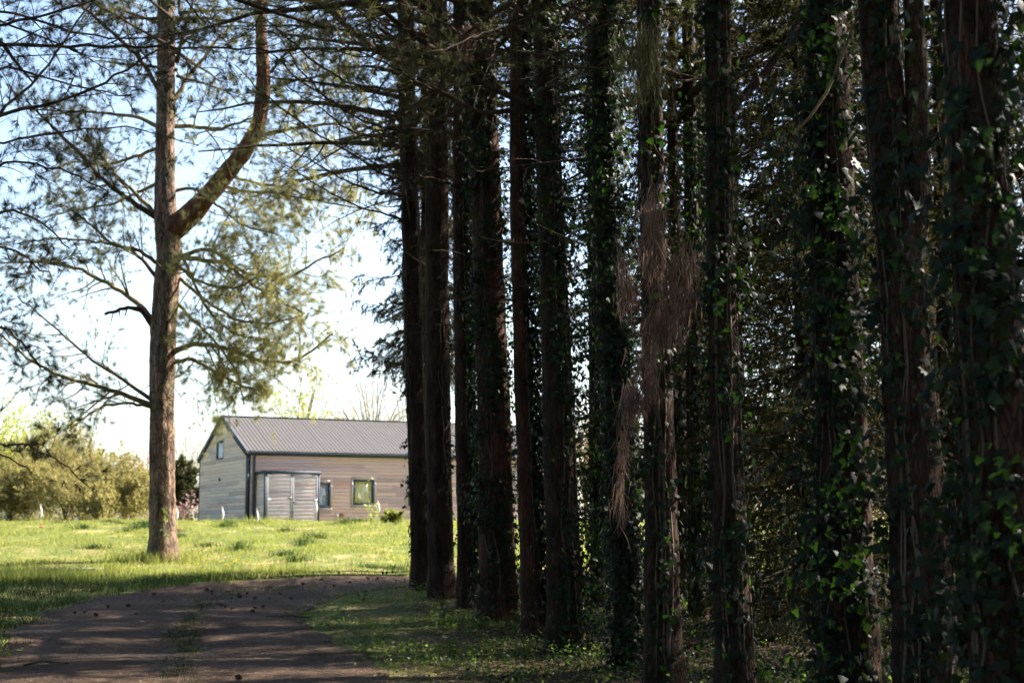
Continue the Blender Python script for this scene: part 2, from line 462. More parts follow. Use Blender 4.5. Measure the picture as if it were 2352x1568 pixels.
def gpt(px, py): return G(px, py)[:2]
LEFT = [(-4.3, -12), (-4.6, 6)] + [tuple(gpt(*p)) for p in [(-20, 1560), (5, 1500), (15, 1445), (120, 1400), (250, 1368), (400, 1347), (560, 1333), (760, 1324), (950, 1320)]] + [(3, 30.9), (9, 31.2), (22, 33)]
RIGHT = [(-.2, -12), (-.6, 6)] + [tuple(gpt(*p)) for p in [(900, 1560), (850, 1520), (765, 1470), (700, 1440), (690, 1412), (745, 1380), (850, 1355), (950, 1343)]] + [(1.5, 28.9), (3, 29.0), (9, 29.4), (22, 31)]
LE, RI = resample(LEFT, 400), resample(RIGHT, 400)
jit = lambda e, s: e + np.stack([.10 * vnoise(e[:, 0] * 2.2, e[:, 1] * 2.2, 0, s) + .05 * vnoise(e[:, 0] * 7, e[:, 1] * 7, 0, s + 1), .10 * vnoise(e[:, 0] * 2.2, e[:, 1] * 2.2, 0, s + 2)], 1)
LE, RI = jit(LE, 11), jit(RI, 21)
poly = np.concatenate([LE[::4], RI[::-4]])
def in_track(x, y):
    c = np.zeros(np.shape(x), bool)
    n = len(poly); j = n - 1
    for i in range(n):
        xi, yi = poly[i]; xj, yj = poly[j]
        if yi != yj:
            c ^= ((yi > y) != (yj > y)) & (x < (xj - xi) * (y - yi) / (yj - yi) + xi)
        j = i
    return c
u = np.linspace(0, 1, 26)[None, :, None]
XY = LE[:, None, :] * (1 - u) + RI[:, None, :] * u
zz = gz(XY[..., 0], XY[..., 1]) + .016
V = np.concatenate([XY, zz[..., None]], -1).reshape(-1, 3)
i = np.arange(25)[None, :] + np.arange(399)[:, None] * 26
F = np.stack([i, i + 1, i + 27, i + 26], -1).reshape(-1, 4)
track = link('gravel_track', make_mesh('gravel_track', V, F, M_TRACK, True), kind='structure')
track['label'] = 'brown gravel track strewn with pine needles curving right'

# ------------------------------------------------------------------ trunks
def trunk_mesh(name, pts, rad, m, segs=26, step=.07, amp=.018, seed=0, off=None, furrow=9, flare=.0):
    """pts rows x,y,z ; rad radii"""
    rows = np.column_stack([np.asarray(pts, float), np.asarray(rad, float)])
    Ls = np.linalg.norm(np.diff(rows[:, :3], axis=0), axis=1).sum()
    N = max(6, int(Ls / step))
    r = resample(rows, N)
    p, rr = r[:, :3], r[:, 3]
    T = nrm(np.gradient(p, axis=0))
    ref = np.array([0., 1, .05]); U = nrm(np.cross(T, np.broadcast_to(ref, T.shape))); W = np.cross(U, T)
    a = np.linspace(0, 2 * np.pi, segs, endpoint=False)
    s = np.linspace(0, Ls, N)
    A, S = np.meshgrid(a, s)
    ca, sa = np.cos(A), np.sin(A)
    d = vnoise(ca * 3.5, sa * 3.5, S * .9, seed) * 1.0 + .8 * np.abs(vnoise(ca * furrow * .55, sa * furrow * .55, S * 2.3, seed + 1)) + .6 * vnoise(ca * 7, sa * 7, S * 6, seed + 2)
    knots = .05 * np.exp(-((np.mod(S + seed * .37, 1.55) - .7) / .10) ** 2)
    fl = 1 + flare * np.exp(-S / .28) * (1 + .35 * np.cos(A * 5 + seed))
    Rr = rr[:, None] * fl * (1 + knots * (.6 + .6 * vnoise(ca, sa, S, seed + 4))) + d * amp * np.minimum(1, rr[:, None] / .15)
    V = p[:, None, :] + Rr[..., None] * (U[:, None, :] * ca[..., None] + W[:, None, :] * sa[..., None])
    k = np.arange(segs)[None, :]; k2 = (k + 1) % segs; n = np.arange(N - 1)[:, None] * segs
    F = np.stack([n + k, n + segs + k, n + segs + k2, n + k2], -1).reshape(-1, 4)
    V = V.reshape(-1, 3)
    if off is not None: V = V - off
    return make_mesh(name, V, F, m, True), r

# crown templates for the row of pines (origin at the tree foot)
def pine_crown(z0, z1, spread, nb, k2=7, k3=4, seed=0, tn=11, droop=-.05, tl=(.12, .2), tw=.011, kt=2):
    ge, ne = Geo(), Geo()
    h = np.sort(rng.uniform(z0, z1, nb))
    az = np.arange(nb) * 2.4 + rng.uniform(0, 1, nb)
    ln = spread * np.sqrt(np.clip(1.05 - (h - z0) / (z1 - z0), .05, 1)) * rng.uniform(.65, 1.15, nb)
    s = np.linspace(0, 1, 9)[None, :, None]
    d = np.stack([np.cos(az), np.sin(az), rng.uniform(-.05, .35, nb)], 1)
    Pt = np.stack([0 * az, 0 * az, h], 1)[:, None, :] + d[:, None] * s * ln[:, None, None] + np.array([0, 0, 1.]) * (rng.uniform(droop - .15, droop + .2, nb) * ln)[:, None, None] * s ** 2
    Pt += np.cumsum(rng.normal(size=Pt.shape) * .035, axis=1) * s
    R = (.018 + ln * .011)[:, None] * (1 - .8 * s[..., 0])
    tubes(ge, Pt, R, 6)
    P2, R2 = sprout(Pt, R, k2, .2, 1, (.25, .5), (35, 70), .12, .25, 6, .45)
    tubes(ge, P2, R2, 4)
    P3, R3 = sprout(P2, R2, k3, .15, 1, (.3, .6), (30, 70), .15, .4, 3, .7, minlen=.18)
    tubes(ge, P3, R3, 3)
    tuft_on(ne, P3, kt, .3, n=tn, L=tl, w=tw, spread=(12, 70))
    tuft_on(ne, P2, 2, .6, n=tn, L=tl, w=tw, spread=(12, 70))
    return ge, ne
CROWNS = []
for q in range(3):
    g1, n1 = pine_crown(8.6, 19, 4.6, 46, 8, 5)
    CROWNS.append((g1.mesh('crown_twigs', M_TWIG), n1.mesh('crown_needles', M_NEEDLE)))

# ivy leaf template: five-lobed, slightly folded
_lf = np.array([(0, 0, 0), (.30, -.18, .0), (.62, .10, -.04), (.36, .28, .02), (.50, .72, -.05), (.20, .62, .03), (0, 1.12, -.10), (-.20, .62, .03), (-.50, .72, -.05), (-.36, .28, .02), (-.62, .10, -.04), (-.30, -.18, 0), (0, .35, .07)])
_lt = np.array([(12, i, i + 1) for i in range(0, 11)] + [(12, 11, 0)])
LEAF_MESH = [make_mesh('ivy_leaf', _lf * np.array([sx, 1, zz_]), _lt, M_IVY) for sx, zz_ in ((1, 1), (.85, 2.2), (1.12, .4))]
_ls = np.array([(0, 0, 0), (.52, .12, -.06), (0, 1.1, -.08), (-.52, .12, -.06), (0, .32, .08)])
_lst = np.array([(4, 0, 1), (4, 1, 2), (4, 2, 3), (4, 3, 0)])

def leaf_basis(nr, down):
    """nr leaf normals, down tip dirs -> basis columns"""
    z = nrm(nr); y = nrm(down - (down * z).sum(1, keepdims=True) * z); x = np.cross(y, z)
    return x, y, z
def ivy(r, density, z0, z1, ang0, arc, spread, label, size=(.035, .075), solo=70, shoots=10, off=(0, 0, 0), shoot_len=(.15, .45), seed=0, fill=False):
    """climbs the trunk described by rows r (x,y,z,radius)"""
    L = (z1 - z0)
    n = int(density * L)
    root = empty('ivy_vine', (r[0][0], r[0][1], r[0][2]), 0, label, 'ivy', 'ivy vines climbing the dark trunks')
    base = np.array([r[0][0], r[0][1], r[0][2]])
    def at(z, a):
        c = np.stack([np.interp(z, r[:, 2], r[:, k]) for k in range(4)], 1)
        nr = np.stack([np.sin(a), -np.cos(a), 0 * a], 1)
        return c[:, :3] * np.array([1, 1, 0]) + np.stack([0 * z, 0 * z, z], 1) + nr * c[:, 3:4], nr
    # stems
    ns = 5
    ge = Geo()
    zs = np.linspace(z0, z1, 28)
    st = []
    for k in range(ns):
        a = ang0 + rng.uniform(-.5, .5) * arc + .5 * np.cumsum(rng.normal(size=28)) * .25
        p, nr = at(zs, a)
        st.append(p + nr * .012)
    tubes(ge, np.array(st), np.full((ns, 28), .008) * np.linspace(1.3, .6, 28), 4)
    ge.build('stem', M_IVYSTEM, root, off=base)
    # leaves
    z = rng.uniform(z0, z1, n); a = ang0 + rng.normal(size=n) * arc * .42
    clump = vnoise(a * 1.6, z * 1.5, 0, seed + 31) + .6 * vnoise(a * 4, z * 4, 0, seed + 33)
    keep = clump > -.35 + .5 * rng.random(n) - .25
    if fill: keep[:] = True
    z, a, clump = z[keep], a[keep], clump[keep]
    p, nr = at(z, a)
    outw = np.abs(rng.normal(size=len(z))) * spread * (.4 + np.clip(clump + .4, 0, 1.3))
    if fill: outw = rng.random(len(z)) * spread * (.75 + .35 * vnoise(z * 1.1, 0 * z, 0, seed + 3))
    pos = p + nr * (outw + .012)[:, None]
    # hanging shoots away from the trunk
    sp = []
    for k in range(shoots):
        zc = rng.uniform(z0 + .1 * L, z1); ac = ang0 + rng.uniform(-1, 1) * arc * .55
        q, nn = at(np.array([zc]), np.array([ac]))
        ln = rng.uniform(*shoot_len); m = int(8 + ln * 35)
        s = np.sort(rng.random(m))
        sp.append(q + nn * (s * ln * .7)[:, None] - np.array([0, 0, 1.]) * (s ** 2 * ln * .9)[:, None] + rng.normal(size=(m, 3)) * .03)
    if sp:
        sp = np.concatenate(sp); pos = np.concatenate([pos, sp])
        nr = np.concatenate([nr, nrm(np.stack([sp[:, 0] * 0 + rng.normal(size=len(sp)), -1 + 0 * sp[:, 0], .4 + 0 * sp[:, 0]], 1))])
    n = len(pos)
    nrl = nr + rng.normal(size=(n, 3)) * .38 + np.array([0, 0, .25])
    dn = np.array([0, 0, -1.]) + rng.normal(size=(n, 3)) * .45
    x, y, zb = leaf_basis(nrl, dn)
    s = size[0] * .7 + (size[1] * 1.15 - size[0] * .7) * rng.random(n) ** 1.5
    # individually built leaves: those nearest the camera side
    front = np.argsort((nr[:, 1] + .4 * rng.random(n)))
    vis = front[(pos[front, 2] - EYE) / pos[front, 1] < .37][:solo]
    mask = np.ones(n, bool); mask[vis] = False
    for i_ in vis:
        o = bpy.data.objects.new('leaf', LEAF_MESH[i_ % 3]); C.objects.link(o); o.parent = root
        sc_ = s[i_] * 1.15
        Mx = Matrix(((x[i_][0] * sc_, y[i_][0] * sc_, zb[i_][0] * sc_, pos[i_][0] - base[0]), (x[i_][1] * sc_, y[i_][1] * sc_, zb[i_][1] * sc_, pos[i_][1] - base[1]), (x[i_][2] * sc_, y[i_][2] * sc_, zb[i_][2] * sc_, pos[i_][2] - base[2]), (0, 0, 0, 1)))
        o.matrix_local = Mx
    idx = np.where(mask)[0]
    B = np.stack([x[idx], y[idx], zb[idx]], 1) * s[idx][:, None, None]
    V = pos[idx][:, None, :] - base + np.einsum('vk,nkc->nvc', _ls, B)
    T = (_lst[None] + (np.arange(len(idx)) * len(_ls))[:, None, None]).reshape(-1, 3)
    link('leaf_mass', make_mesh('ivy_leaf_mass', V.reshape(-1, 3), T, M_IVY), root, kind='stuff')
    return root

def row_tree(name, pxs, Y, label, mt=None, H=19, crown=0, rot=0, seed=0, cat='tree', crown_on=True, top_px=None, dead=14, group='conifers in the dark row along the track', lean=0.0, dY=0.0):
    """pxs: (px, py, width_px) listed from the foot up; the first is the foot"""
    pts, rad = [], []
    for k, (px, py, w) in enumerate(pxs):
        Yk = Y + dY * k
        p = P(px, py, Yk)
        if k == 0: p[2] = float(gz(p[0], p[1])) - .1
        pts.append(p); rad.append(w * Yk / 3500 / 2 * .97)
    a, b = pts[-2], pts[-1]
    d = (b - a) / (b[2] - a[2])
    zt = b[2]
    for k in range(1, 4):
        z = zt + (H - zt) * k / 3
        pts.append(b + d * (z - zt) * .6 * np.array([1, 1, 0]) + np.array([0, 0, z - zt])); rad.append(rad[len(pxs) - 1] * (1 - .3 * k))
    base = np.array([pts[0][0], pts[0][1], pts[0][2] + .1])
    root = empty(name, base, 0, label, cat, group)
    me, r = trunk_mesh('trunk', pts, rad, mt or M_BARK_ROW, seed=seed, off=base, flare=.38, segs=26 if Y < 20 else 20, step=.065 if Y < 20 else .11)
    link('trunk', me, root)
    if crown_on:
        top = r[np.argmin(np.abs(r[:, 2] - 10))]
        for nm, m_ in zip(('branches', 'foliage'), CROWNS[crown]):
            o = link(nm, m_, root, kind='stuff'); o.rotation_euler = (0, 0, rot)
            o.location = (top[0] - base[0], top[1] - base[1], rng.uniform(-.5, .5))
    # dead lower branches
    if dead:
        ge = Geo()
        h = rng.uniform(4.5, 9.5, dead); az = rng.uniform(0, 6.28, dead); ln = rng.uniform(.5, 2.2, dead)
        s = np.linspace(0, 1, 7)[None, :, None]
        c = np.stack([np.interp(h, r[:, 2], r[:, k]) for k in range(3)], 1); c[:, 2] = h
        dd = np.stack([np.cos(az), np.sin(az), rng.uniform(-.2, .4, dead)], 1)
        Pt = c[:, None] + dd[:, None] * s * ln[:, None, None] + np.array([0, 0, 1.]) * (rng.uniform(-.4, .25, dead) * ln)[:, None, None] * s ** 2
        R = (.007 + .006 * ln)[:, None] * (1 - .8 * s[..., 0])
        tubes(ge, Pt, R, 5)
        P2, R2 = sprout(Pt, R, 7, .2, 1, (.25, .5), (35, 75), .05, .5, 6, .7)
        tubes(ge, P2, R2, 3)
        P3, R3 = sprout(P2, R2, 3, .2, 1, (.4, .7), (30, 75), .0, .7, 4, .9)
        tubes(ge, P3, R3, 3)
        ge.build('dead_twigs', M_TWIG, root, off=base, kind='stuff')
    return root, r, base

ROW = {}
def rt(key, *a, **k): ROW[key] = row_tree(*a, **k); return ROW[key]
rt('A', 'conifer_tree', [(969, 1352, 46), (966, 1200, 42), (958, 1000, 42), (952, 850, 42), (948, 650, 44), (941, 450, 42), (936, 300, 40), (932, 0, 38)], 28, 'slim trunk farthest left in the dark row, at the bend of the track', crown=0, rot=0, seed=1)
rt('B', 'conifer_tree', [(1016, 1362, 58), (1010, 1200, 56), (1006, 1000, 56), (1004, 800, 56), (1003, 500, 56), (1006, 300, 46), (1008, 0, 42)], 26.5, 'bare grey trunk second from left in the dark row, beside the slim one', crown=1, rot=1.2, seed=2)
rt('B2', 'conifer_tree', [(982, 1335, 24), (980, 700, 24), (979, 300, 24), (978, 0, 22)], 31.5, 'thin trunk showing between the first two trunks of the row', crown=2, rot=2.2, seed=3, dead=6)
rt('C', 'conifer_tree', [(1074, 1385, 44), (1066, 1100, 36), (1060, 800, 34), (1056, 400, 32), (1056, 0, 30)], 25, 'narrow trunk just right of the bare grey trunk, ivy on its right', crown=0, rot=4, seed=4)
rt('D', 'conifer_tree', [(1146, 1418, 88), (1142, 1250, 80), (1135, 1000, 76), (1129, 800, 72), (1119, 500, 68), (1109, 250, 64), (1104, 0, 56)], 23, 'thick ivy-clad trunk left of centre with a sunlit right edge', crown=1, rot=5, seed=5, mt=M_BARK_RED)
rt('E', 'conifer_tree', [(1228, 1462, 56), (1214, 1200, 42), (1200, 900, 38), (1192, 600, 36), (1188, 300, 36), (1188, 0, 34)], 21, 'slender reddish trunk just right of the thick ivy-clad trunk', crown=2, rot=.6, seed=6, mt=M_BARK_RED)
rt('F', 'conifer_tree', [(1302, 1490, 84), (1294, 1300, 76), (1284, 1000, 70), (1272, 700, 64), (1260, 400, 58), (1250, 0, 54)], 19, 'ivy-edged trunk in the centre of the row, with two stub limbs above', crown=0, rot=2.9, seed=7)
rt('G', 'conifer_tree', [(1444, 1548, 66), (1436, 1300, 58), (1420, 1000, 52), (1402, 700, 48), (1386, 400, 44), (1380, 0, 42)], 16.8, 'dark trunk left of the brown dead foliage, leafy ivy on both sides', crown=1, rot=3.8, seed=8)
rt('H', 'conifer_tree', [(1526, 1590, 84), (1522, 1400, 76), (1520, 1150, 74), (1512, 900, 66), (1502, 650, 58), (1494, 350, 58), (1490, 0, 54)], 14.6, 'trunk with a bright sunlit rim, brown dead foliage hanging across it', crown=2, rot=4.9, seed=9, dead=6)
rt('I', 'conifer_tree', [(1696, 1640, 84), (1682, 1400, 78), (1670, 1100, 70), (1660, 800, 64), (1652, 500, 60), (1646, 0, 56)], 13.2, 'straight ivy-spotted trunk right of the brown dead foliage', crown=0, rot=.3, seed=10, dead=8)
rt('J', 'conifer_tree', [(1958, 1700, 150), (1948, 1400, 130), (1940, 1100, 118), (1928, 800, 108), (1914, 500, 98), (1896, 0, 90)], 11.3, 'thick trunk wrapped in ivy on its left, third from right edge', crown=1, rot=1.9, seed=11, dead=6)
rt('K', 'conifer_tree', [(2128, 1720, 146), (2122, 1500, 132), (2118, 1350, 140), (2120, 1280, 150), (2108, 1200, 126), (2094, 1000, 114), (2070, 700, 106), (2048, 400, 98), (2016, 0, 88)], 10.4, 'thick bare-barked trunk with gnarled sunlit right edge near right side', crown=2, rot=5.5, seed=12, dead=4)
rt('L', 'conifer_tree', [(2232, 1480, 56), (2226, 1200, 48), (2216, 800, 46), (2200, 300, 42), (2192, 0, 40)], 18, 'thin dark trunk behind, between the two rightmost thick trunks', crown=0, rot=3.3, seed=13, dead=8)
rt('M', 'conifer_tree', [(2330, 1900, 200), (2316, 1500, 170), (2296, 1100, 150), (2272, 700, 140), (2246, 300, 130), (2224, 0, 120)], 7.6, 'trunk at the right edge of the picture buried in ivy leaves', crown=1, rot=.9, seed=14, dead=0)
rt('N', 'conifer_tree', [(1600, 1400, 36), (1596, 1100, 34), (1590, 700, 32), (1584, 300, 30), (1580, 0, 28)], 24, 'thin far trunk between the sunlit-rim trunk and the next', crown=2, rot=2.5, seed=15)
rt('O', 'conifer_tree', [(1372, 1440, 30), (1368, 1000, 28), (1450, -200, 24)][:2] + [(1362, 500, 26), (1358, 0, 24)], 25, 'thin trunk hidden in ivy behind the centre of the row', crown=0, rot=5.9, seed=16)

# forked limb on K, thick stub limbs on F and I
def limb(root, base, pxs, Y0, Y1, w, mt, name='limb', amp=.006, segs=12):
    n = len(pxs)
    Ys = np.linspace(Y0, Y1, n)
    pts = [P(px, py, y) for (px, py), y in zip(pxs, Ys)]
    rad = [ww * y / 3500 / 2 for ww, y in zip(np.linspace(w[0], w[1], n), Ys)]
    me, r = trunk_mesh(name, pts, rad, mt, segs=segs, step=.08, amp=amp, off=base, seed=n)
    link(name, me, root)
    return r
rK = ROW['K']
limb(rK[0], rK[2], [(2085, 560), (2106, 420), (2106, 200), (2098, 0), (2096, -300)], 10.4, 10.2, (62, 38), M_BARK_ROW, amp=.01, segs=18)
limb(ROW['I'][0], ROW['I'][2], [(1675, 250), (1740, 190), (1810, 95), (1850, 20)], 13.2, 13.6, (22, 12), M_BARK_ROW)
limb(ROW['F'][0], ROW['F'][2], [(1250, 258), (1180, 225), (1110, 195), (1060, 140)], 19, 18.4, (18, 8), M_TWIG)
limb(ROW['F'][0], ROW['F'][2], [(1245, 258), (1170, 254), (1105, 262), (1020, 215), (960, 180)], 19, 18.6, (14, 6), M_TWIG)
limb(ROW['J'][0], ROW['J'][2], [(1985, 0), (1950, 90), (1900, 210), (1860, 270), (1820, 310)], 10.9, 10.7, (11, 5), M_TWIG_LICHEN, name='bare_branch')

IV = [('C', 900, .5, 9.5, 1.45, 1.0, .20, 'ivy on the narrow trunk right of the bare grey trunk', 40, 22),
      ('B', 60, .5, 5.5, 1.2, 1.0, .03, 'sparse ivy creeping up the edge of the bare grey trunk', 14, 5),
      ('A', 60, .5, 6.5, -1.3, .9, .03, 'sparse ivy fringe on the left edge of the slim leftmost trunk', 14, 5),
      ('D', 800, .3, 9.8, -.2, 3.8, .13, 'dense ivy over the thick trunk left of centre', 90, 16),
      ('E', 1300, .3, 9.5, 1.5, .9, .30, 'ivy between the slender reddish trunk and the centre trunk', 60, 14),
      ('F', 720, .2, 9.5, 1.2, 2.6, .17, 'ivy on the centre trunk under two stub limbs', 90, 24),
      ('O', 620, .3, 11, .5, 3.0, .22, 'bushy ivy column behind the centre of the row', 50, 40),
      ('G', 900, .2, 9.5, .6, 3.4, .22, 'leafy ivy around the dark trunk left of the dead foliage', 110, 34),
      ('H', 130, .2, 8.5, -.2, 2.2, .05, 'few ivy sprigs on the trunk with the sunlit rim', 70, 8),
      ('I', 330, .1, 7.0, -.2, 3.4, .11, 'ivy dotted over the straight trunk right of dead foliage', 130, 20),
      ('J', 720, .0, 6.5, -.6, 2.2, .19, 'heavy ivy on the left side of the third trunk from right', 170, 34),
      ('K', 230, .0, 6.0, -.6, 2.2, .07, 'ivy on the left half of the gnarled thick trunk', 130, 14),
      ('L', 200, .2, 8.0, .2, 3.0, .10, 'ivy on the thin dark trunk between the rightmost trunks', 50, 10),
      ('M', 820, -.1, 5.0, -.1, 3.4, .14, 'mass of dark ivy covering the trunk at the right edge', 220, 40),
      ('N', 420, .3, 9.0, .2, 3.0, .18, 'ivy on the thin far trunk beside the sunlit-rim trunk', 30, 10)]
for k, (key, den, z0, z1, a0, arc, spd, lab, solo, sh) in enumerate(IV):
    r = ROW[key][1]
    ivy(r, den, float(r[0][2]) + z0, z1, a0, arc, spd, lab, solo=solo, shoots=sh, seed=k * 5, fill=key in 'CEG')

# ------------------------------------------------------------------ generic explicit branch with twigs and tufts
def px_branch(geo_b, geo_n, pxs, Y0, Y1, w, k2=10, k3=4, f2=(.18, .38), f3=(.35, .7), tn=14, L=(.10, .17), nw=.007, up=.05, curl=.35, kt=2, t0=.15, ang=(35, 75), tuft=True, dens=1.0, sides=7, flat=.8, k4=0, spr=(12, 70)):
    n = len(pxs)
    Ys = np.linspace(Y0, Y1, n)
    pts = np.array([P(px, py, y) for (px, py), y in zip(pxs, Ys)])
    rad = np.linspace(w[0], w[1], n) * Ys / 3500 / 2
    r = resample(np.column_stack([pts, rad]), max(10, n * 4))
    r[1:-1, :3] += rng.normal(size=(len(r) - 2, 3)) * .012
    Pt, R = r[None, :, :3], r[None, :, 3]
    tubes(geo_b, Pt, R, sides)
    P2, R2 = sprout(Pt, R, k2, t0, 1, f2, ang, up, curl, 8, flat, minlen=.3)
    tubes(geo_b, P2, R2, 4)
    P3, R3 = sprout(P2, R2, k3, .15, 1, f3, (30, 75), up * 1.5, curl * 1.3, 5, .9, minlen=.15)
    tubes(geo_b, P3, R3, 3)
    if k4:
        P4, R4 = sprout(P3, R3, k4, .2, 1, (.4, .8), (30, 75), up, curl * 1.5, 4, 1, minlen=.1)
        tubes(geo_b, P4, R4, 3)
        P3 = np.concatenate([P3[:, [0, 1, 3, 4]], P4])
    if tuft:
        sel = rng.random(len(P3)) < dens
        tuft_on(geo_n, P3[sel], kt, .35, n=tn, L=L, w=nw, spread=spr)
        tuft_on(geo_n, P2, 2, .7, n=tn, L=L, w=nw, spread=spr)

# ------------------------------------------------------------------ the forked pine on the left
YP = 32.0
pbase = on_ground(375, YP); pbase = G(375, 1288); YP = float(pbase[1])
pine = empty('pine_tree', pbase, 0, 'tall forked pine standing alone on the sunny meadow edge, left', 'tree')
tp = [(377, 1292, 78), (374, 1250, 66), (372, 1150, 61), (373, 1000, 60), (372, 900, 58), (373, 820, 60), (376, 740, 63), (384, 650, 62), (389, 590, 60), (386, 530, 64), (381, 490, 54), (379, 400, 46), (380, 300, 44), (381, 150, 42), (381, 0, 38)]
pts = [P(a, b, YP) for a, b, c in tp]; pts[0][2] = pbase[2] - .1
rad = [c * YP / 3500 / 2 * .94 for a, b, c in tp]
pts += [P(382, -150, YP), P(384, -320, YP), P(386, -480, YP)]; rad += [.14, .10, .03]
me, rP = trunk_mesh('trunk', pts, rad, M_BARK_PINE, segs=34, step=.06, amp=.022, off=pbase, flare=.12, seed=40)
link('trunk', me, pine)
fk = [(384, 556, 34), (404, 520, 56), (438, 494, 50), (480, 446, 44), (520, 398, 41), (560, 348, 38), (590, 300, 36), (603, 240, 33), (606, 180, 29), (600, 100, 25), (598, 0, 22), (604, -150, 16), (612, -330, 6)]
pts = [P(a, b, YP - .1 * k * .5) for k, (a, b, c) in enumerate(fk)]
rad = [c * YP / 3500 / 2 for a, b, c in fk]
me, _ = trunk_mesh('limb', pts, rad, M_BARK_LIMB, segs=22, step=.06, amp=.024, off=pbase, seed=41)
link('limb', me, pine, label='thick reddish limb forking off to the right')
SIDE = [  # pixels, depth offset at the tip, widths, k2,k3, backlit tone?
 ([(400, 808), (425, 794), (455, 787), (520, 800), (600, 830), (680, 832), (765, 765)], -1.3, (15, 4), 16, 6, 1),
 ([(400, 832), (438, 823), (480, 845), (540, 880), (600, 900)], -1.1, (11, 4), 14, 6, 1),
 ([(412, 590), (470, 598), (510, 600), (560, 640), (640, 690), (700, 720)], -1.6, (13, 4), 16, 7, 1),
 ([(412, 588), (480, 568), (560, 625), (650, 645), (730, 600), (790, 570)], -0.7, (11, 3), 16, 7, 1),
 ([(415, 640), (470, 690), (540, 735), (620, 745), (700, 720)], -1.8, (9, 3), 14, 7, 1),
 ([(412, 570), (440, 640), (480, 720), (540, 770), (620, 780)], -1.3, (9, 3), 13, 7, 1),
 ([(410, 700), (450, 740), (500, 790), (550, 860), (560, 930)], -1.6, (8, 3), 13, 6, 1),
 ([(600, 310), (650, 298), (720, 290), (800, 280), (880, 300)], -0.7, (12, 3), 12, 6, 1),
 ([(610, 205), (660, 190), (720, 178), (800, 150)], -1.3, (9, 3), 10, 5, 1),
 ([(610, 180), (650, 130), (690, 100), (720, 60)], -1, (7, 3), 9, 5, 0),
 ([(395, 290), (440, 290), (500, 300), (560, 280), (640, 240)], -2.2, (12, 3), 12, 6, 1),
 ([(500, 425), (560, 440), (640, 445), (720, 460)], -1.7, (9, 3), 12, 6, 1),
 ([(520, 400), (580, 420), (660, 430), (760, 470), (840, 480)], -1.1, (8, 3), 12, 6, 1),
 ([(395, 240), (430, 180), (470, 130), (520, 70), (560, 20)], 1.0, (12, 3), 9, 5, 0),
 ([(395, 130), (430, 90), (470, 60), (500, 10)], -1.5, (10, 3), 9, 5, 0),
 ([(360, 500), (310, 470), (250, 425), (180, 350), (110, 280), (60, 230)], -.6, (15, 4), 14, 6, 0),
 ([(362, 495), (320, 455), (270, 405), (220, 340), (160, 300)], .9, (11, 3), 12, 6, 0),
 ([(350, 735), (310, 690), (272, 665), (180, 615), (80, 600), (0, 605)], .6, (14, 4), 15, 5, 0),
 ([(362, 640), (330, 600), (300, 570), (220, 555), (130, 545), (40, 560)], 1.6, (10, 3), 14, 5, 0),
 ([(368, 610), (320, 575), (255, 560), (190, 500), (140, 470)], -.8, (10, 3), 13, 6, 0),
 ([(348, 930), (285, 905), (200, 880), (130, 860), (60, 820), (0, 765)], -.7, (13, 4), 15, 6, 0),
 ([(348, 918), (290, 875), (215, 830), (130, 755), (40, 680)], .8, (10, 3), 11, 4, 0),
 ([(348, 935), (300, 925), (240, 930), (190, 960), (160, 990)], -1.4, (8, 3), 10, 5, 0),
 ([(360, 290), (320, 270), (260, 262), (180, 255), (80, 265)], .8, (11, 3), 12, 6, 0),
 ([(362, 200), (310, 120), (240, 60), (180, 10), (140, -40)], .6, (12, 4), 11, 6, 0),
 ([(362, 340), (310, 360), (250, 380), (170, 370), (90, 400)], 1.8, (9, 3), 13, 6, 0),
 ([(362, 420), (320, 440), (260, 470), (180, 480), (100, 500)], 2.0, (9, 3), 13, 6, 0),
 ([(395, 440), (440, 430), (500, 470), (560, 520), (640, 540)], -2.4, (9, 3), 14, 7, 1),
 ([(400, 600), (440, 640), (500, 660), (560, 660), (600, 620)], -2.5, (9, 3), 13, 6, 1),
 ([(380, 60), (330, 40), (270, 20), (200, 30)], 1.2, (10, 3), 10, 6, 0),
]
gG, gD = Geo(), Geo()
for q, (px, dz_, w, k2, k3, backlit) in enumerate(SIDE):
    gb = Geo()
    px_branch(gb, gG if backlit else gD, px, YP + (.45 if backlit and px[0][1] < 450 else 0), YP + dz_, w, int(k2 * (1.35 if backlit else 1.3)), k3 + 1, tn=26, curl=.38, up=.06 if not backlit else -.03, f2=(.22, .45), kt=4 if backlit else 3, L=(.10, .18), nw=.0052, dens=1 if backlit else .75, spr=(10, 75))
    gb.build('branch', M_TWIG_LICHEN if (backlit or q % 3) else M_TWIG, pine, off=pbase)
gb = Geo()
px_branch(gb, gD, [(352, 752), (325, 712), (300, 704), (240, 722)], YP, YP - .5, (13, 7), 5, 2, tuft=False)
gb.build('broken_branch', M_TWIG, pine, off=pbase)
def clear_of_stem(geo, line, r0, yfront):
    """needles do not grow through the bare limb or in the space right before it"""
    V = np.concatenate(geo.v); F = np.concatenate(geo.f); c = V[F].mean(1)
    ok = np.ones(len(F), bool)
    q = resample(np.array(line), 80)
    for a in q:
        ok &= ~((np.hypot(c[:, 0] - a[0], c[:, 2] - a[2]) < r0) & (c[:, 1] < yfront))
    geo.v = [V]; geo.f = [F[ok]]
LIMB_LINE = [P(a, b, YP) for a, b, c in fk[:11]]
for g_ in (gG, gD):
    clear_of_stem(g_, LIMB_LINE, .42, YP + .5)
    clear_of_stem(g_, [P(a, b, YP) for a, b, c in tp[1:]], .32, YP + .2)
gG.build('foliage', M_NEEDLE_BACKLIT, pine, off=pbase, kind='stuff')
gD.build('foliage', M_NEEDLE, pine, off=pbase, kind='stuff')
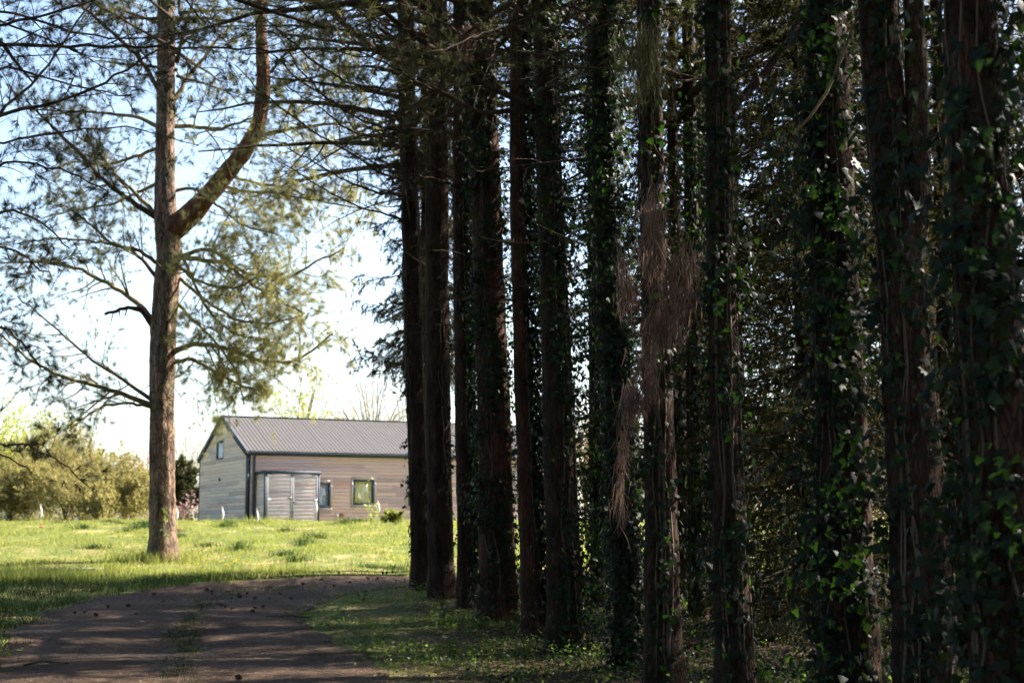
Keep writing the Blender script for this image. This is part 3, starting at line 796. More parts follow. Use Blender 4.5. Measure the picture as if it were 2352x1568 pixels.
# top of its crown, above the picture
g1, n1 = pine_crown(11.5, 16.5, 2.8, 18, 7, 4)
g1.build('crown_branches', M_TWIG, pine, kind='stuff').location = (0, 0, -pbase[2])
n1.build('crown_foliage', M_NEEDLE, pine, kind='stuff').location = (0, 0, -pbase[2])
# a few ivy shoots at its foot
gv = Geo()
for (px, py) in [(380, 1190), (376, 1210), (385, 1225), (384, 1175)]:
    for k in range(5):
        c = P(px + rng.normal() * 3, py + rng.normal() * 6, YP - .42) - pbase
        a = rng.normal(size=3) * .05; b_ = rng.normal(size=3) * .05
        gv.add([c, c + a, c + b_], [(0, 1, 2)])
gv.build('leaf_shoots', M_WEED, pine, kind='stuff')

# ------------------------------------------------------------------ pine off the left edge: dark branches reaching in
lp = np.array([-7.4, 17.0, 0]); lp[2] = float(gz(lp[0], lp[1]))
left_pine = empty('pine_tree', lp, 0, 'shaded pine beyond the left edge, its dark branches reaching into view', 'tree')
me, rr_ = trunk_mesh('trunk', [lp + (0, 0, -.1), lp + (0, 0, 5), lp + (.1, 0, 11), lp + (.2, 0, 17)], [.24, .2, .15, .05], M_BARK_PINE, off=lp, flare=.2, seed=50)
link('trunk', me, left_pine)
gD2 = Geo()
LB = [([(-230, 90), (0, 102), (160, 108), (360, 108), (540, 112), (680, 118)], 17, 20, (11, 3), 16, 5),
      ([(-200, 350), (0, 262), (120, 235), (240, 190), (340, 130), (460, 60)], 17, 19, (11, 3), 15, 5),
      ([(-230, 150), (-60, 70), (80, 40), (200, 10), (330, -40)], 17, 18, (10, 3), 14, 5),
      ([(-200, 420), (-40, 300), (90, 180), (170, 60), (240, -30)], 17, 20, (9, 3), 14, 5),
      ([(-230, 380), (-60, 390), (60, 370), (170, 400), (250, 440)], 17, 18, (8, 3), 14, 6),
      ([(-230, 560), (-80, 500), (40, 480), (110, 520), (160, 570)], 17, 18.5, (8, 3), 13, 5),
      ([(-230, 650), (-90, 590), (0, 560), (70, 600), (120, 640)], 17, 16, (8, 3), 12, 6),
      ([(-230, 700), (-100, 720), (0, 745), (60, 790), (95, 850)], 17, 16.5, (7, 3), 11, 6),
      ([(-230, 980), (-60, 1018), (30, 1020), (85, 1030), (130, 1052), (170, 1085), (205, 1118)], 17, 17.5, (6, 2.5), 6, 2),
      ([(-200, 1000), (-60, 1030), (20, 1048), (60, 1075), (75, 1088)], 17, 17.3, (5, 2.5), 4, 2),
      ([(-230, 260), (-60, 150), (40, 160), (180, 200), (300, 220)], 17, 21, (8, 3), 14, 6),
      ([(-200, 30), (0, 20), (140, 70), (280, 90), (420, 80)], 17, 22, (8, 3), 14, 6),
      ([(-200, 310), (0, 330), (140, 300), (300, 290), (440, 330)], 17, 22, (7, 2), 14, 5)]
for q, (px, y0, y1, w, k2, k3) in enumerate(LB):
    gb = Geo()
    low = q in (8, 9)
    px_branch(gb, gD2, px, y0, y1, w, k2, k3, tn=36 if low else 22, spr=(8, 60), L=(.10, .17), nw=.0048, curl=.45, dens=1 if low else .8, up=0, f2=(.12, .25) if low else (.14, .3), kt=2, t0=.35 if low else .2)
    gb.build('branch', M_TWIG, left_pine, off=lp)
gD2.build('foliage', M_NEEDLE_SHADED, left_pine, off=lp, kind='stuff')
for nm, m_ in zip(('crown_branches', 'crown_foliage'), CROWNS[2]):
    o = link(nm, m_, left_pine, kind='stuff'); o.location = (0, 0, -.5); o.rotation_euler = (0, 0, 1.1)

# ------------------------------------------------------------------ dark arching branches reaching left from the row
REACH = [('A', [(935, 150), (880, 125), (820, 80), (760, 30), (700, -10)], 28, 25, (20, 8), 10, 4),
         ('A', [(938, 215), (880, 205), (800, 190), (720, 140), (640, 70), (560, 0)], 28, 25, (9, 3), 12, 4),
         ('A', [(940, 260), (870, 255), (780, 240), (690, 190), (620, 120)], 28, 24, (8, 3), 12, 4),
         ('A', [(940, 300), (860, 290), (760, 240), (680, 150), (640, 80)], 28, 26, (7, 2.5), 12, 4),
         ('A', [(940, 330), (880, 320), (800, 300), (740, 250), (660, 200)], 28, 24, (7, 2.5), 12, 4),
         ('A', [(945, 420), (880, 400), (800, 350), (700, 290), (600, 210), (540, 150)], 28, 25, (7, 2.5), 13, 4),
         ('A', [(945, 450), (880, 445), (800, 420), (720, 370), (660, 340)], 28, 26, (7, 2.5), 12, 4),
         ('A', [(945, 520), (890, 490), (830, 480), (740, 430), (640, 370)], 28, 26, (6, 2.5), 12, 4),
         ('C', [(1056, 430), (1000, 410), (920, 400), (850, 370), (780, 330)], 25, 23, (7, 2.5), 11, 4),
         ('D', [(1106, 262), (1040, 230), (960, 190), (880, 140), (800, 110)], 23, 21, (9, 3), 12, 4),
         ('D', [(1110, 330), (1060, 310), (990, 300), (900, 290), (830, 310)], 23, 21, (7, 3), 12, 4),
         ('D', [(1110, 180), (1050, 120), (980, 80), (900, 60), (820, 30)], 23, 21, (8, 3), 12, 4),
         ('B', [(1004, 150), (950, 100), (890, 80), (820, 20), (760, -40)], 26.5, 24, (8, 3), 12, 4),
         ('E', [(1188, 120), (1130, 90), (1060, 80), (980, 30), (900, 0)], 21, 19, (7, 3), 12, 4),
         ('F', [(1252, 80), (1190, 60), (1120, 70), (1040, 110), (980, 120)], 19, 17.5, (8, 3), 12, 4),
         ('G', [(1382, 120), (1320, 110), (1250, 130), (1180, 110), (1120, 130)], 16.8, 15.5, (8, 3), 12, 4),
         ('E', [(1188, 220), (1130, 210), (1070, 190), (1000, 210), (930, 260)], 21, 20, (7, 3), 11, 4),
         ('A', [(938, 60), (860, 40), (800, 0), (720, -30)], 28, 25, (8, 3), 11, 4),
         ('H', [(1490, 60), (1430, 50), (1360, 70), (1290, 60), (1210, 80)], 14.6, 14.0, (7, 3), 12, 4),
         ('G', [(1382, 30), (1320, 20), (1240, 10), (1150, 30)], 16.8, 16, (7, 3), 11, 4)]
gt = {}
for q, (key, px, y0, y1, w, k2, k3) in enumerate(REACH):
    root, _, base = ROW[key]
    gb = Geo(); gn = gt.setdefault(key, Geo())
    px_branch(gb, gn, px, y0, y1, w, k2 + 4, k3 + 1, tn=12, L=(.08, .14), nw=.006, curl=.5, up=-.05, dens=.2, kt=1, f2=(.16, .34), k4=2 if q < 12 else 0)
    gb.build('branch', M_TWIG, root, off=base)
for key, gn in gt.items():
    gn.build('needle_tufts', M_NEEDLE_SHADED, ROW[key][0], off=ROW[key][2], kind='stuff')

# ------------------------------------------------------------------ dead hanging foliage on the sunlit-rim tree
def strands(geo, c, n, L, spread, w=.004, lean=(0, 0)):
    s0 = c + rng.normal(size=(n, 3)) * np.array(spread)
    ln = rng.uniform(L[0], L[1], n)[:, None]
    d = nrm(np.stack([rng.normal(size=n) * .28 + lean[0], rng.normal(size=n) * .28, -1 + 0 * ln[:, 0]], 1))
    bend = rng.normal(size=(n, 3)) * .12
    side = nrm(np.cross(d, rng.normal(size=(n, 3)))) * w * .5
    mid = s0 + d * ln * .5 + bend * ln * .5
    tip = s0 + d * ln + bend * ln * -.2
    V = np.stack([s0 - side, s0 + side, mid + side, mid - side, tip], 1).reshape(-1, 3)
    b = np.arange(n)[:, None] * 5
    F = np.concatenate([b + np.array([[0, 1, 2]]), b + np.array([[0, 2, 3]]), b + np.array([[3, 2, 4]])])
    geo.add(V, F)
root, _, base = ROW['H']
gb, gs = Geo(), Geo()
for px in ([(1500, 330), (1540, 420), (1560, 520), (1565, 620), (1560, 700)], [(1495, 400), (1500, 520), (1500, 640), (1490, 740), (1480, 860), (1465, 920)], [(1470, 420), (1450, 540), (1440, 640), (1440, 690)], [(1490, 560), (1530, 640), (1540, 720)], [(1490, 60), (1470, 140), (1470, 200)], [(1500, 40), (1530, 120), (1520, 190)]):
    px_branch(gb, gs, px, 14.1, 13.8, (4, 2), 4, 2, tuft=False)
for (px, py, sx, sy, n, L, ln) in [(1575, 590, .06, .10, 200, (.15, .32), -.1), (1555, 660, .09, .14, 560, (.18, .36), -.2), (1545, 730, .08, .08, 420, (.16, .34), -.15), (1500, 560, .06, .12, 320, (.18, .34), 0), (1500, 480, .05, .14, 260, (.2, .36), 0),
                              (1440, 660, .04, .09, 240, (.16, .3), .1), (1430, 600, .04, .1, 120, (.15, .3), .1), (1505, 740, .05, .08, 300, (.16, .32), -.1), (1485, 830, .05, .09, 320, (.16, .32), -.15), (1455, 900, .05, .07, 380, (.18, .36), .05), (1495, 880, .03, .06, 160, (.16, .3), 0), (1430, 1020, .03, .12, 160, (.15, .3), 0), (1425, 1120, .025, .12, 120, (.15, .3), 0)]:
    strands(gs, P(px, py, 13.9), int(n * .6), L, (sx * 1.1, .08, sy), .006, (ln, 0))
gb.build('dead_branch', M_TWIG, root, off=base, label='dangling dead branches')
gs.build('dead_foliage', M_DEAD, root, off=base, kind='stuff', label='curtain of brown dead needles hanging across the trunk')
gs = Geo()
for (px, py, n) in [(1470, 60, 160), (1500, 100, 220), (1460, 120, 160), (1490, 160, 200), (1430, 90, 120), (1440, 150, 120), (1515, 200, 90), (1460, 190, 90)]:
    strands(gs, P(px, py, 13.8), n // 2, (.2, .4), (.07, .08, .08), .004)
gs.build('drooping_needles', M_NEEDLE, root, off=base, kind='stuff')

# reddish dead tufts hanging in the upper left
for (px, py, Yy, key) in [(750, 75, 25.4, 'A'), (775, 35, 25.2, 'A'), (1075, 90, 22, 'D'), (1060, 130, 22, 'D')]:
    gs = Geo()
    strands(gs, P(px, py - 20, Yy), 150, (.15, .3), (.06, .06, .06), .009)
    gs.build('dead_tuft', M_DEAD, ROW[key][0], off=ROW[key][2], kind='stuff')

# ------------------------------------------------------------------ spruces behind the row
def spruce_meshes(H=15, z0=1.6, rad=2.6, nb=120, k2=11, k3=4, nn=10, droop=.35, nw=.022):
    ge, ne = Geo(), Geo()
    h = np.sort(z0 + (H - z0) * rng.random(nb) ** 1.25)
    az = np.arange(nb) * 2.4 + rng.uniform(0, 1, nb)
    ln = (rad * (1 - (h - z0) / (H - z0 + .8)) ** .7 + .25) * rng.uniform(.7, 1.15, nb)
    s = np.linspace(0, 1, 8)[None, :, None]
    d = np.stack([np.cos(az), np.sin(az), 0 * az + .05], 1)
    Pt = np.stack([0 * az, 0 * az, h], 1)[:, None, :] + d[:, None] * s * ln[:, None, None] + np.array([0, 0, 1.]) * (ln * rng.uniform(.5, 1.3, nb))[:, None, None] * (-droop * s + droop * .55 * s ** 3)
    R = (.008 + ln * .008)[:, None] * (1 - .8 * s[..., 0])
    tubes(ge, Pt, R, 4)
    P2, R2 = sprout(Pt, R, k2, .12, 1, (.22, .42), (40, 65), -.35, .12, 4, .15)
    tubes(ge, P2, R2, 3)
    P3, R3 = sprout(P2, R2, k3, .1, 1, (.35, .6), (25, 55), -.5, .15, 2, .5, minlen=.12)
    tubes(ge, P3, R3, 3)
    for Q, kk in ((P3, nn), (P2, nn)):
        M, n, _ = Q.shape
        t = rng.random((M, kk)) * (n - 1); i = np.minimum(t.astype(int), n - 2); f = (t - i)[..., None]; mi = np.arange(M)[:, None]
        pos = (Q[mi, i] * (1 - f) + Q[mi, i + 1] * f).reshape(-1, 3); dr = (Q[mi, i + 1] - Q[mi, i]).reshape(-1, 3)
        tufts(ne, pos, dr, n=1, L=(.05, .10), w=nw, spread=(10, 50))
    tr, _ = trunk_mesh('trunk', [(0, 0, -.2), (0, 0, 4), (.05, 0, 9), (0, 0, H)], [.17, .14, .09, .02], M_BARK_ROW, seed=int(H), step=.2, segs=14)
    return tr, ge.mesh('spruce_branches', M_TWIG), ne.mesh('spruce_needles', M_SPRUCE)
SPR = [spruce_meshes(15, 2.3, 2.9, 115, 10, 4, 8), spruce_meshes(17, 2.7, 2.6, 115, 10, 4, 8), spruce_meshes(13, 2.1, 2.4, 100, 10, 4, 9), spruce_meshes(14, .5, 2.7, 150, 11, 4, 14)]
def spruce(px, Y, v, s, label, rot, group='spruces behind the row of trunks'):
    p = on_ground(px, Y)
    o = empty('spruce_tree', p, rot, label, 'tree', group); o.scale = (s, s, s)
    for nm, m_ in zip(('trunk', 'branches', 'foliage'), SPR[v]):
        link(nm, m_, o, kind='stuff' if nm != 'trunk' else None)
    return o
# the one whose drooping branches show left of the row
tr, ge_, ne_ = spruce_meshes(15, 4.6, 1.35, 165, 11, 4, 19, .9, .015)
p = on_ground(990, 31.0)
o = empty('spruce_tree', p, .4, 'dark spruce with weeping branches poking out left of the row', 'tree')
link('trunk', tr, o); link('branches', ge_, o, kind='stuff'); link('foliage', ne_, o, kind='stuff')
SP_LIST = [(1395, 29.5, 0, 1.0, 'spruce behind the gap right of the centre trunk'),
           (1625, 30.5, 1, 1.05, 'spruce behind the straight ivy-spotted trunk'),
           (1562, 26, 2, .95, 'lower spruce behind the sunlit-rim trunk'),
           (1858, 29, 3, 1.1, 'spruce with drooping boughs beside the bright meadow gap'),
           (1850, 23.0, 3, .8, 'low-skirted spruce right of the bright meadow gap'),
           (1700, 31.0, 1, 1.0, 'thin-crowned spruce above the bright meadow gap'),
           (1960, 27, 2, 1.1, 'spruce behind the third trunk from the right'),
           (2080, 24, 1, .9, 'spruce showing between the two thick right trunks'),
           (2190, 22, 0, .95, 'spruce right of the gnarled thick trunk'),
           (2330, 25, 2, 1.0, 'spruce behind the ivy-buried trunk at the right edge'),
           (1890, 20, 3, .75, 'nearer spruce left of the third trunk from the right'),
           (2150, 32, 1, 1.15, 'far spruce deep in the wood at right')]
for k, (px, Y, v, s, lab) in enumerate(SP_LIST):
    spruce(px, Y, v, s, lab, k * 1.7)
# the wood continues to the right, outside the picture; it is what shades the row
for k, (x, y, v, s) in enumerate([(9.5, 12, 0, 1.1), (11, 20, 2, 1.2), (13, 15, 1, 1.2), (6.9, 18.0, 3, .9), (9.8, 16.2, 3, 1.0), (7.2, 9.8, 3, 1.1), (11.5, 7, 1, 1.0)]):
    o = empty('spruce_tree', (x, y, float(gz(x, y))), k, 'spruce of the wood outside the right edge', 'tree', 'spruces of the wood outside the right edge'); o.scale = (s, s, s)
    for nm, m_ in zip(('trunk', 'branches', 'foliage'), SPR[v]): link(nm, m_, o, kind='stuff' if nm != 'trunk' else None)
for k, (x, y, c_) in enumerate([(5.5, 11, 0), (6.5, 16, 1), (5.2, 6.5, 2), (3.4, 3.5, 1)]):
    b_ = np.array([x, y, float(gz(x, y))])
    o = empty('conifer_tree', b_, 0, ['tall conifer of the wood just beyond the right edge', 'tall conifer deep in the wood behind the right-edge ivy trunk', 'tall conifer close beside the viewpoint on the right', 'conifer with a low limb just right of the viewpoint'][k], 'tree', 'tall conifers deeper in the wood')
    me, _ = trunk_mesh('trunk', [b_ - (0, 0, .1), b_ + (0, 0, 6), b_ + (0, 0, 12), b_ + (0, 0, 18)], [.18, .15, .1, .04], M_BARK_ROW, off=b_, seed=70 + k, step=.15, segs=16)
    link('trunk', me, o)
    for nm, m_ in zip(('branches', 'foliage'), CROWNS[c_]):
        q_ = link(nm, m_, o, kind='stuff'); q_.rotation_euler = (0, 0, k * 1.3); q_.location = (0, 0, -1.0)

# unseen conifers added beside and behind the camera to shade the row's near side
for k, (x, y, c_) in enumerate([(-8.2, 10, 0), (-8.6, 4, 1), (-7.6, -3, 2), (3.2, -1.5, 0), (3.6, -6, 1), (8.5, 1, 2), (-8, -9, 1), (0.5, -13, 0), (7.5, -5, 0)]):
    b_ = np.array([x, y, float(gz(x, y))])
    o = empty('conifer_tree', b_, 0, 'unseen conifer added beside or behind the viewpoint for shade', 'tree', 'unseen conifers added around the viewpoint')
    me, _ = trunk_mesh('trunk', [b_ - (0, 0, .1), b_ + (0, 0, 6), b_ + (0, 0, 12), b_ + (0, 0, 18)], [.2, .17, .1, .04], M_BARK_ROW, off=b_, seed=90 + k, step=.2, segs=14)
    link('trunk', me, o)
    for nm, m_ in zip(('branches', 'foliage'), CROWNS[c_]):
        q_ = link(nm, m_, o, kind='stuff'); q_.rotation_euler = (0, 0, k * 1.7); q_.location = (0, 0, -2.5)
for k, (x, y, v) in enumerate([(-12, -4, 0), (-12.5, 4, 1), (-5, -18, 0), (3, -19, 1), (9, -14, 0), (13, -5, 2), (-12, -12, 2), (14, 3, 0), (-11, 12.5, 3), (-1, -22, 2), (-10.5, 6.5, 3), (-11, 0, 3), (6, -9, 3), (-10.5, 16.8, 3), (-12, 20.8, 3), (-14, 25, 3), (-9.8, 9.5, 3)]):  # unseen spruces added to block low sky and meadow light
    o = empty('spruce_tree', (x, y, float(gz(x, y))), k, 'unseen spruce added around the viewpoint to block sky light', 'tree', 'unseen spruces added around the viewpoint'); o.scale = (1.25, 1.25, 1.15)
    for nm, m_ in zip(('trunk', 'branches', 'foliage'), SPR[v]): link(nm, m_, o, kind='stuff' if nm != 'trunk' else None)

# ------------------------------------------------------------------ background shrubs and trees
def shrub(name, base, H, W, ns, ml, label, cat, k2=8, k3=6, leaves=5, ls=(.06, .12), mb=None, group=None, upright=.6, cut=0.1, trunk=False, den=1.0, skirt=None):
    if skirt is None: skirt = name in ('shrub', 'willow_tree', 'evergreen_shrub')
    base = np.array(base)
    root = empty(name, base, 0, label, cat, group)
    az = rng.uniform(0, 6.28, ns); s = np.linspace(0, 1, 8)[None, :, None]
    out = rng.uniform(.05, 1, ns) ** .6
    hh = H * (1.05 - .45 * out ** 2) * rng.uniform(.75, 1.05, ns)
    tgt = np.stack([np.cos(az) * out * W / 2, np.sin(az) * out * W / 2, hh], 1)
    st = np.zeros((ns, 3))
    if trunk: st[:, 2] = rng.uniform(.1, .35, ns) * H
    Pt = st[:, None] + (tgt - st)[:, None] * np.concatenate([s, s, s ** upright], 2)
    Pt += np.cumsum(rng.normal(size=Pt.shape) * .04 * H / 4, 1) * s
    R = (.006 * H + 0 * az)[:, None] * (1 - .75 * s[..., 0])
    gb, gl = Geo(), Geo()
    if trunk:
        tubes(gb, np.array([[(0, 0, -.1), (0.02, 0, H * .3), (0, 0.03, H * .6)]]), np.array([[.02 * H, .016 * H, .008 * H]]), 8)
    tubes(gb, Pt, R, 4)
    P2, R2 = sprout(Pt, R, k2, .15, 1, (.2, .4), (25, 60), .1, .2, 4, 1)
    tubes(gb, P2, R2, 3)
    P3, R3 = sprout(P2, R2, k3, .1, 1, (.3, .6), (25, 60), .1, .2, 2, 1)
    tubes(gb, P3, R3 * .8, 3)
    M, n, _ = P3.shape
    t = rng.random((M, leaves)) * (n - 1); i = np.minimum(t.astype(int), n - 2); f = (t - i)[..., None]; mi = np.arange(M)[:, None]
    pos = (P3[mi, i] * (1 - f) + P3[mi, i + 1] * f).reshape(-1, 3)
    pos = pos[(rng.random(len(pos)) < den) & (pos[:, 2] > cut)]
    if skirt:
        ns2 = int(1400 * W / 5); a2 = rng.uniform(0, 6.28, ns2); r2 = np.sqrt(rng.random(ns2)) * W * .5
        pos = np.concatenate([pos, np.stack([np.cos(a2) * r2, np.sin(a2) * r2, rng.random(ns2) * H * .45 * (1.2 - (r2 / W * 2) ** 3)], 1)])
    tufts(gl, pos, rng.normal(size=pos.shape) + np.array([0, 0, .5]), n=1, L=ls, w=ls[1] * .6, spread=(0, 60))
    gb.build('stems' if not trunk else 'branches', mb or M_TWIG_LICHEN, root, kind='stuff')
    gl.build('foliage', ml, root, kind='stuff')
    return root
def bg(px, Y): return on_ground(px, Y)
shrub('willow_tree', bg(30, 80), 6.4, 5.5, 34, M_BUSH_Y, 'bright yellow-green willow at the far left behind the meadow', 'tree', upright=.8, leaves=7, ls=(.07, .15))
shrub('willow_tree', bg(-70, 78), 5.5, 5, 26, M_BUSH_Y, 'yellow-green willow cut off by the left edge', 'tree', upright=.8, leaves=6, ls=(.07, .15))
for (px, Y, H, W, lab) in [(110, 76, 4.8, 5.2, 'olive shrub next to the bright willow'), (185, 80, 4.6, 5.6, 'tallest olive shrub in the middle of the left thicket'), (250, 77, 3.6, 4.6, 'round olive shrub right in the thicket'), (305, 79, 2.9, 3.8, 'lower olive shrub just left of the forked pine'), (20, 72, 2.6, 4, 'low olive shrub at the left edge under the willow'), (285, 73, 2.4, 3.4, 'low olive shrub close to the forked pine'), (150, 70, 2.6, 4.5, 'low brown-green shrub in front of the thicket'), (60, 72, 3.2, 4.2, 'olive shrub under the willow at the left edge')]:
    shrub('shrub', bg(px, Y), H, W, 34, M_BUSH_O, lab, 'shrub', leaves=8, ls=(.05, .12), k2=9, k3=6, group='olive shrubs in the left thicket')
shrub('shrub', bg(226, 69), 1.3, 1.7, 22, M_BUSH_O, 'small dark golden shrub at the foot of the thicket', 'shrub', leaves=9, ls=(.06, .12))
shrub('blossom_tree', bg(332, 84), 4.2, 3.2, 16, M_BLOSSOM, 'pinkish blossoming shrub just behind the forked pine trunk', 'shrub', leaves=4, den=.6, trunk=True)
shrub('bare_tree', bg(428, 92), 6.0, 5, 16, M_BUD, 'leafless grey shrub between the pine and the house', 'tree', leaves=2, den=.3, trunk=True)
shrub('blossom_tree', bg(432, 74), 1.4, 1.5, 8, M_BLOSSOM, 'small pink bush beside the left corner of the house', 'shrub', leaves=2, den=.28)
shrub('evergreen_shrub', bg(414, 78), 3.2, 1.9, 26, M_SPRUCE, 'dark evergreen bush right of the forked pine trunk', 'shrub', leaves=12, ls=(.08, .17), k3=7)
shrub('leafy_tree', bg(690, 95), 9.2, 6.5, 34, M_BUSH_Y, 'yellow-green treetop rising behind the house roof', 'tree', leaves=4, ls=(.09, .17), trunk=True, den=.8)
shrub('bare_tree', bg(855, 88), 9.6, 6.5, 20, M_BUD, 'nearly bare tree with pale buds behind the roof', 'tree', leaves=2, ls=(.06, .11), trunk=True, den=.7, mb=M_TWIG_LICHEN)
shrub('bare_tree', bg(930, 92), 8.6, 5.5, 16, M_BUD, 'bare budding tree behind the roof next to the slim trunk', 'tree', leaves=2, ls=(.06, .11), trunk=True, den=.8, mb=M_TWIG_LICHEN)
shrub('bare_tree', bg(1345, 80), 6.5, 5.5, 24, M_BUD, 'pale budding tree seen through the gap right of centre', 'tree', leaves=5, ls=(.07, .12), trunk=True, mb=M_TWIG_LICHEN)
for k, (px, Y, H, W, lab) in enumerate([(1500, 74, 4, 6, 'distant hedge shrub behind the sunlit-rim trunk'), (1640, 78, 4.6, 7, 'distant hedge shrub behind the straight trunk'), (1780, 76, 4.8, 7, 'distant hedge shrub above the bright meadow gap'), (1950, 76, 4.6, 7, 'distant hedge shrub behind the third trunk from right'), (2130, 80, 5, 8, 'distant hedge shrub behind the gnarled trunk'), (2300, 78, 5, 8, 'distant hedge shrub at the right edge')]):
    shrub('shrub', bg(px, Y), H, W, 16, M_BUSH_O, lab, 'shrub', leaves=8, ls=(.1, .2), group='distant hedge shrubs behind the wood')

# ------------------------------------------------------------------ the timber house
BZ = 1.80
HA = math.radians(25)
d0 = ray(565, 1220)
c0 = P(565, 1220, 62.0); c0[2] = BZ
house = empty('timber_house', c0, HA, 'low timber-clad house with grey metal roof behind the meadow', 'house')
ex = np.array([math.cos(HA), math.sin(HA), 0]); ey = np.array([-math.sin(HA), math.cos(HA), 0])
def fx(px, y=0.0, py=1150):
    """local x where the pixel ray meets the plane local y"""
    d = ray(px, py); o = np.array([0, 0, EYE]) - c0
    t = (y - o @ ey) / (d @ ey); h = o + d * t
    return float(h @ ex), float(h[2])
def gxy(px, py):
    d = ray(px, py); o = np.array([0, 0, EYE]) - c0
    t = (0 - o @ ex) / (d @ ex); h = o + d * t
    return float(h @ ey), float(h[2])
HL, HW, EH, RH = 13.6, 8.0, 2.98, 4.62
unit = Geo().add([(0, 0, 0), (1, 0, 0), (1, 1, 0), (0, 1, 0), (0, .12, 1), (1, .12, 1), (1, 1, 1), (0, 1, 1)], [(0, 3, 2, 1), (4, 5, 6, 7), (0, 1, 5, 4), (1, 2, 6, 5), (2, 3, 7, 6), (3, 0, 4, 7)]).mesh('board', M_CEDAR)
unit_g = unit.copy(); unit_g.materials.clear(); unit_g.materials.append(M_CEDAR_GREY)
unit_d = unit.copy(); unit_d.materials.clear(); unit_d.materials.append(M_DOORWOOD)
def board(parent, me, x0, x1, y, z, h=.138, th=.03, rot=0, lab=None):
    """board along local x at outer face y (facing -y)"""
    o = bpy.data.objects.new('board', me); C.objects.link(o); o.parent = parent
    o.rotation_euler = (0, 0, rot)
    o.scale = (x1 - x0, th, h)
    o.location = (x0, y, z) if rot == 0 else rot_loc(x0, y, z)
    return o
def boards_run(parent, me, a, b, y, z0, z1, holes=(), h=.145, lens=(1.6, 3.8), edge=None, place=None):
    n = int(math.ceil((z1 - z0) / h))
    for k in range(n):
        z = z0 + k * h; hh = min(h - .008, z1 - z)
        if hh < .02: continue
        a_, b_ = (a, b) if edge is None else edge(z, z + hh)
        if b_ - a_ < .1: continue
        cuts = [a_]; x = a_ + rng.uniform(.4, lens[1])
        while x < b_ - .4: cuts.append(x); x += rng.uniform(*lens)
        cuts.append(b_)
        for c, d in zip(cuts[:-1], cuts[1:]):
            segs = [(c + .002, d - .002)]
            for (hx0, hx1, hz0, hz1) in holes:
                if z + hh > hz0 and z < hz1:
                    ns_ = []
                    for (s0, s1) in segs:
                        if hx1 <= s0 or hx0 >= s1: ns_.append((s0, s1))
                        else:
                            if hx0 - s0 > .03: ns_.append((s0, hx0))
                            if s1 - hx1 > .03: ns_.append((hx1, s1))
                            m0, m1 = max(s0, hx0), min(s1, hx1)
                            if hz0 - z > .015: place(parent, me, m0, m1, y, z, hz0 - z)
                            if z + hh - hz1 > .015: place(parent, me, m0, m1, y, hz1, z + hh - hz1)
                    segs = ns_
            for s0, s1 in segs: place(parent, me, s0, s1, y - rng.uniform(0, .004), z, hh)
def place_front(parent, me, s0, s1, y, z, hh):
    o = bpy.data.objects.new('board', me); C.objects.link(o); o.parent = parent
    o.location = (s0, y, z); o.scale = (s1 - s0, .03, hh)
def place_gable(parent, me, s0, s1, x, z, hh):
    # runs along local y at outer face x, facing -x
    o = bpy.data.objects.new('board', me); C.objects.link(o); o.parent = parent
    o.rotation_euler = (0, 0, -math.pi / 2); o.location = (x, s1, z); o.scale = (s1 - s0, .03, hh)
# inner shell (structural walls) as one part
sh = Geo()
wt = .12
xs = HL
def shell():
    g = Geo()
    # front wall segments around windows are simply a dark sheet set back behind the boards, with openings
    return g
# windows on the front: (px left, px right, py top, py bottom)
x733, _ = fx(733, -1.3, 1100)
wins = []
for (pl, pr, pt_, pb, cm) in [(722, 757, 1107, 1166, M_LACE), (811, 858, 1101, 1159, M_YELLOW), (937, 984, 1105, 1161, M_WHITECLOTH), (1060, 1102, 1108, 1162, M_WHITECLOTH), (1186, 1222, 1080, 1150, M_WHITECLOTH)]:
    x0, zt_ = fx(pl, 0, pt_); x1, zb_ = fx(pr, 0, pb)
    if x1 > HL - .1: x1 = HL - .3
    wins.append((x0, x1, zb_, zt_, cm))
wins = [w for w in wins if w[1] - w[0] > .3]
tr_ = .10
holes = [(a - tr_, b + tr_, c - tr_, d + tr_) for a, b, c, d, _ in wins]
# annex box (storage lean-to) in front of the wall
ax0, _ = fx(607, -1.3, 1150); ax1, _ = fx(733, -1.3, 1150)
AH = fx(670, -1.3, 1082)[1]
boards_run(house, unit, .0 + .12, HL, -.03, 0.02, EH - .05, holes, place=place_front)
gy0, gz0 = gxy(514, 1054); gy1, gz1 = gxy(500, 1014)
gh = [(gy0 - .1, gy1 + .1, gz0 - .1, gz1 + .1)]
def gable_edge(z0, z1):
    if z1 <= EH: return (.12, HW)
    t = (z1 - EH) / (RH - EH) * HW / 2
    return (t + .05, HW - t - .05)
boards_run(house, unit_g, 0, 0, -.03, .02, RH - .12, gh, edge=gable_edge, place=place_gable)
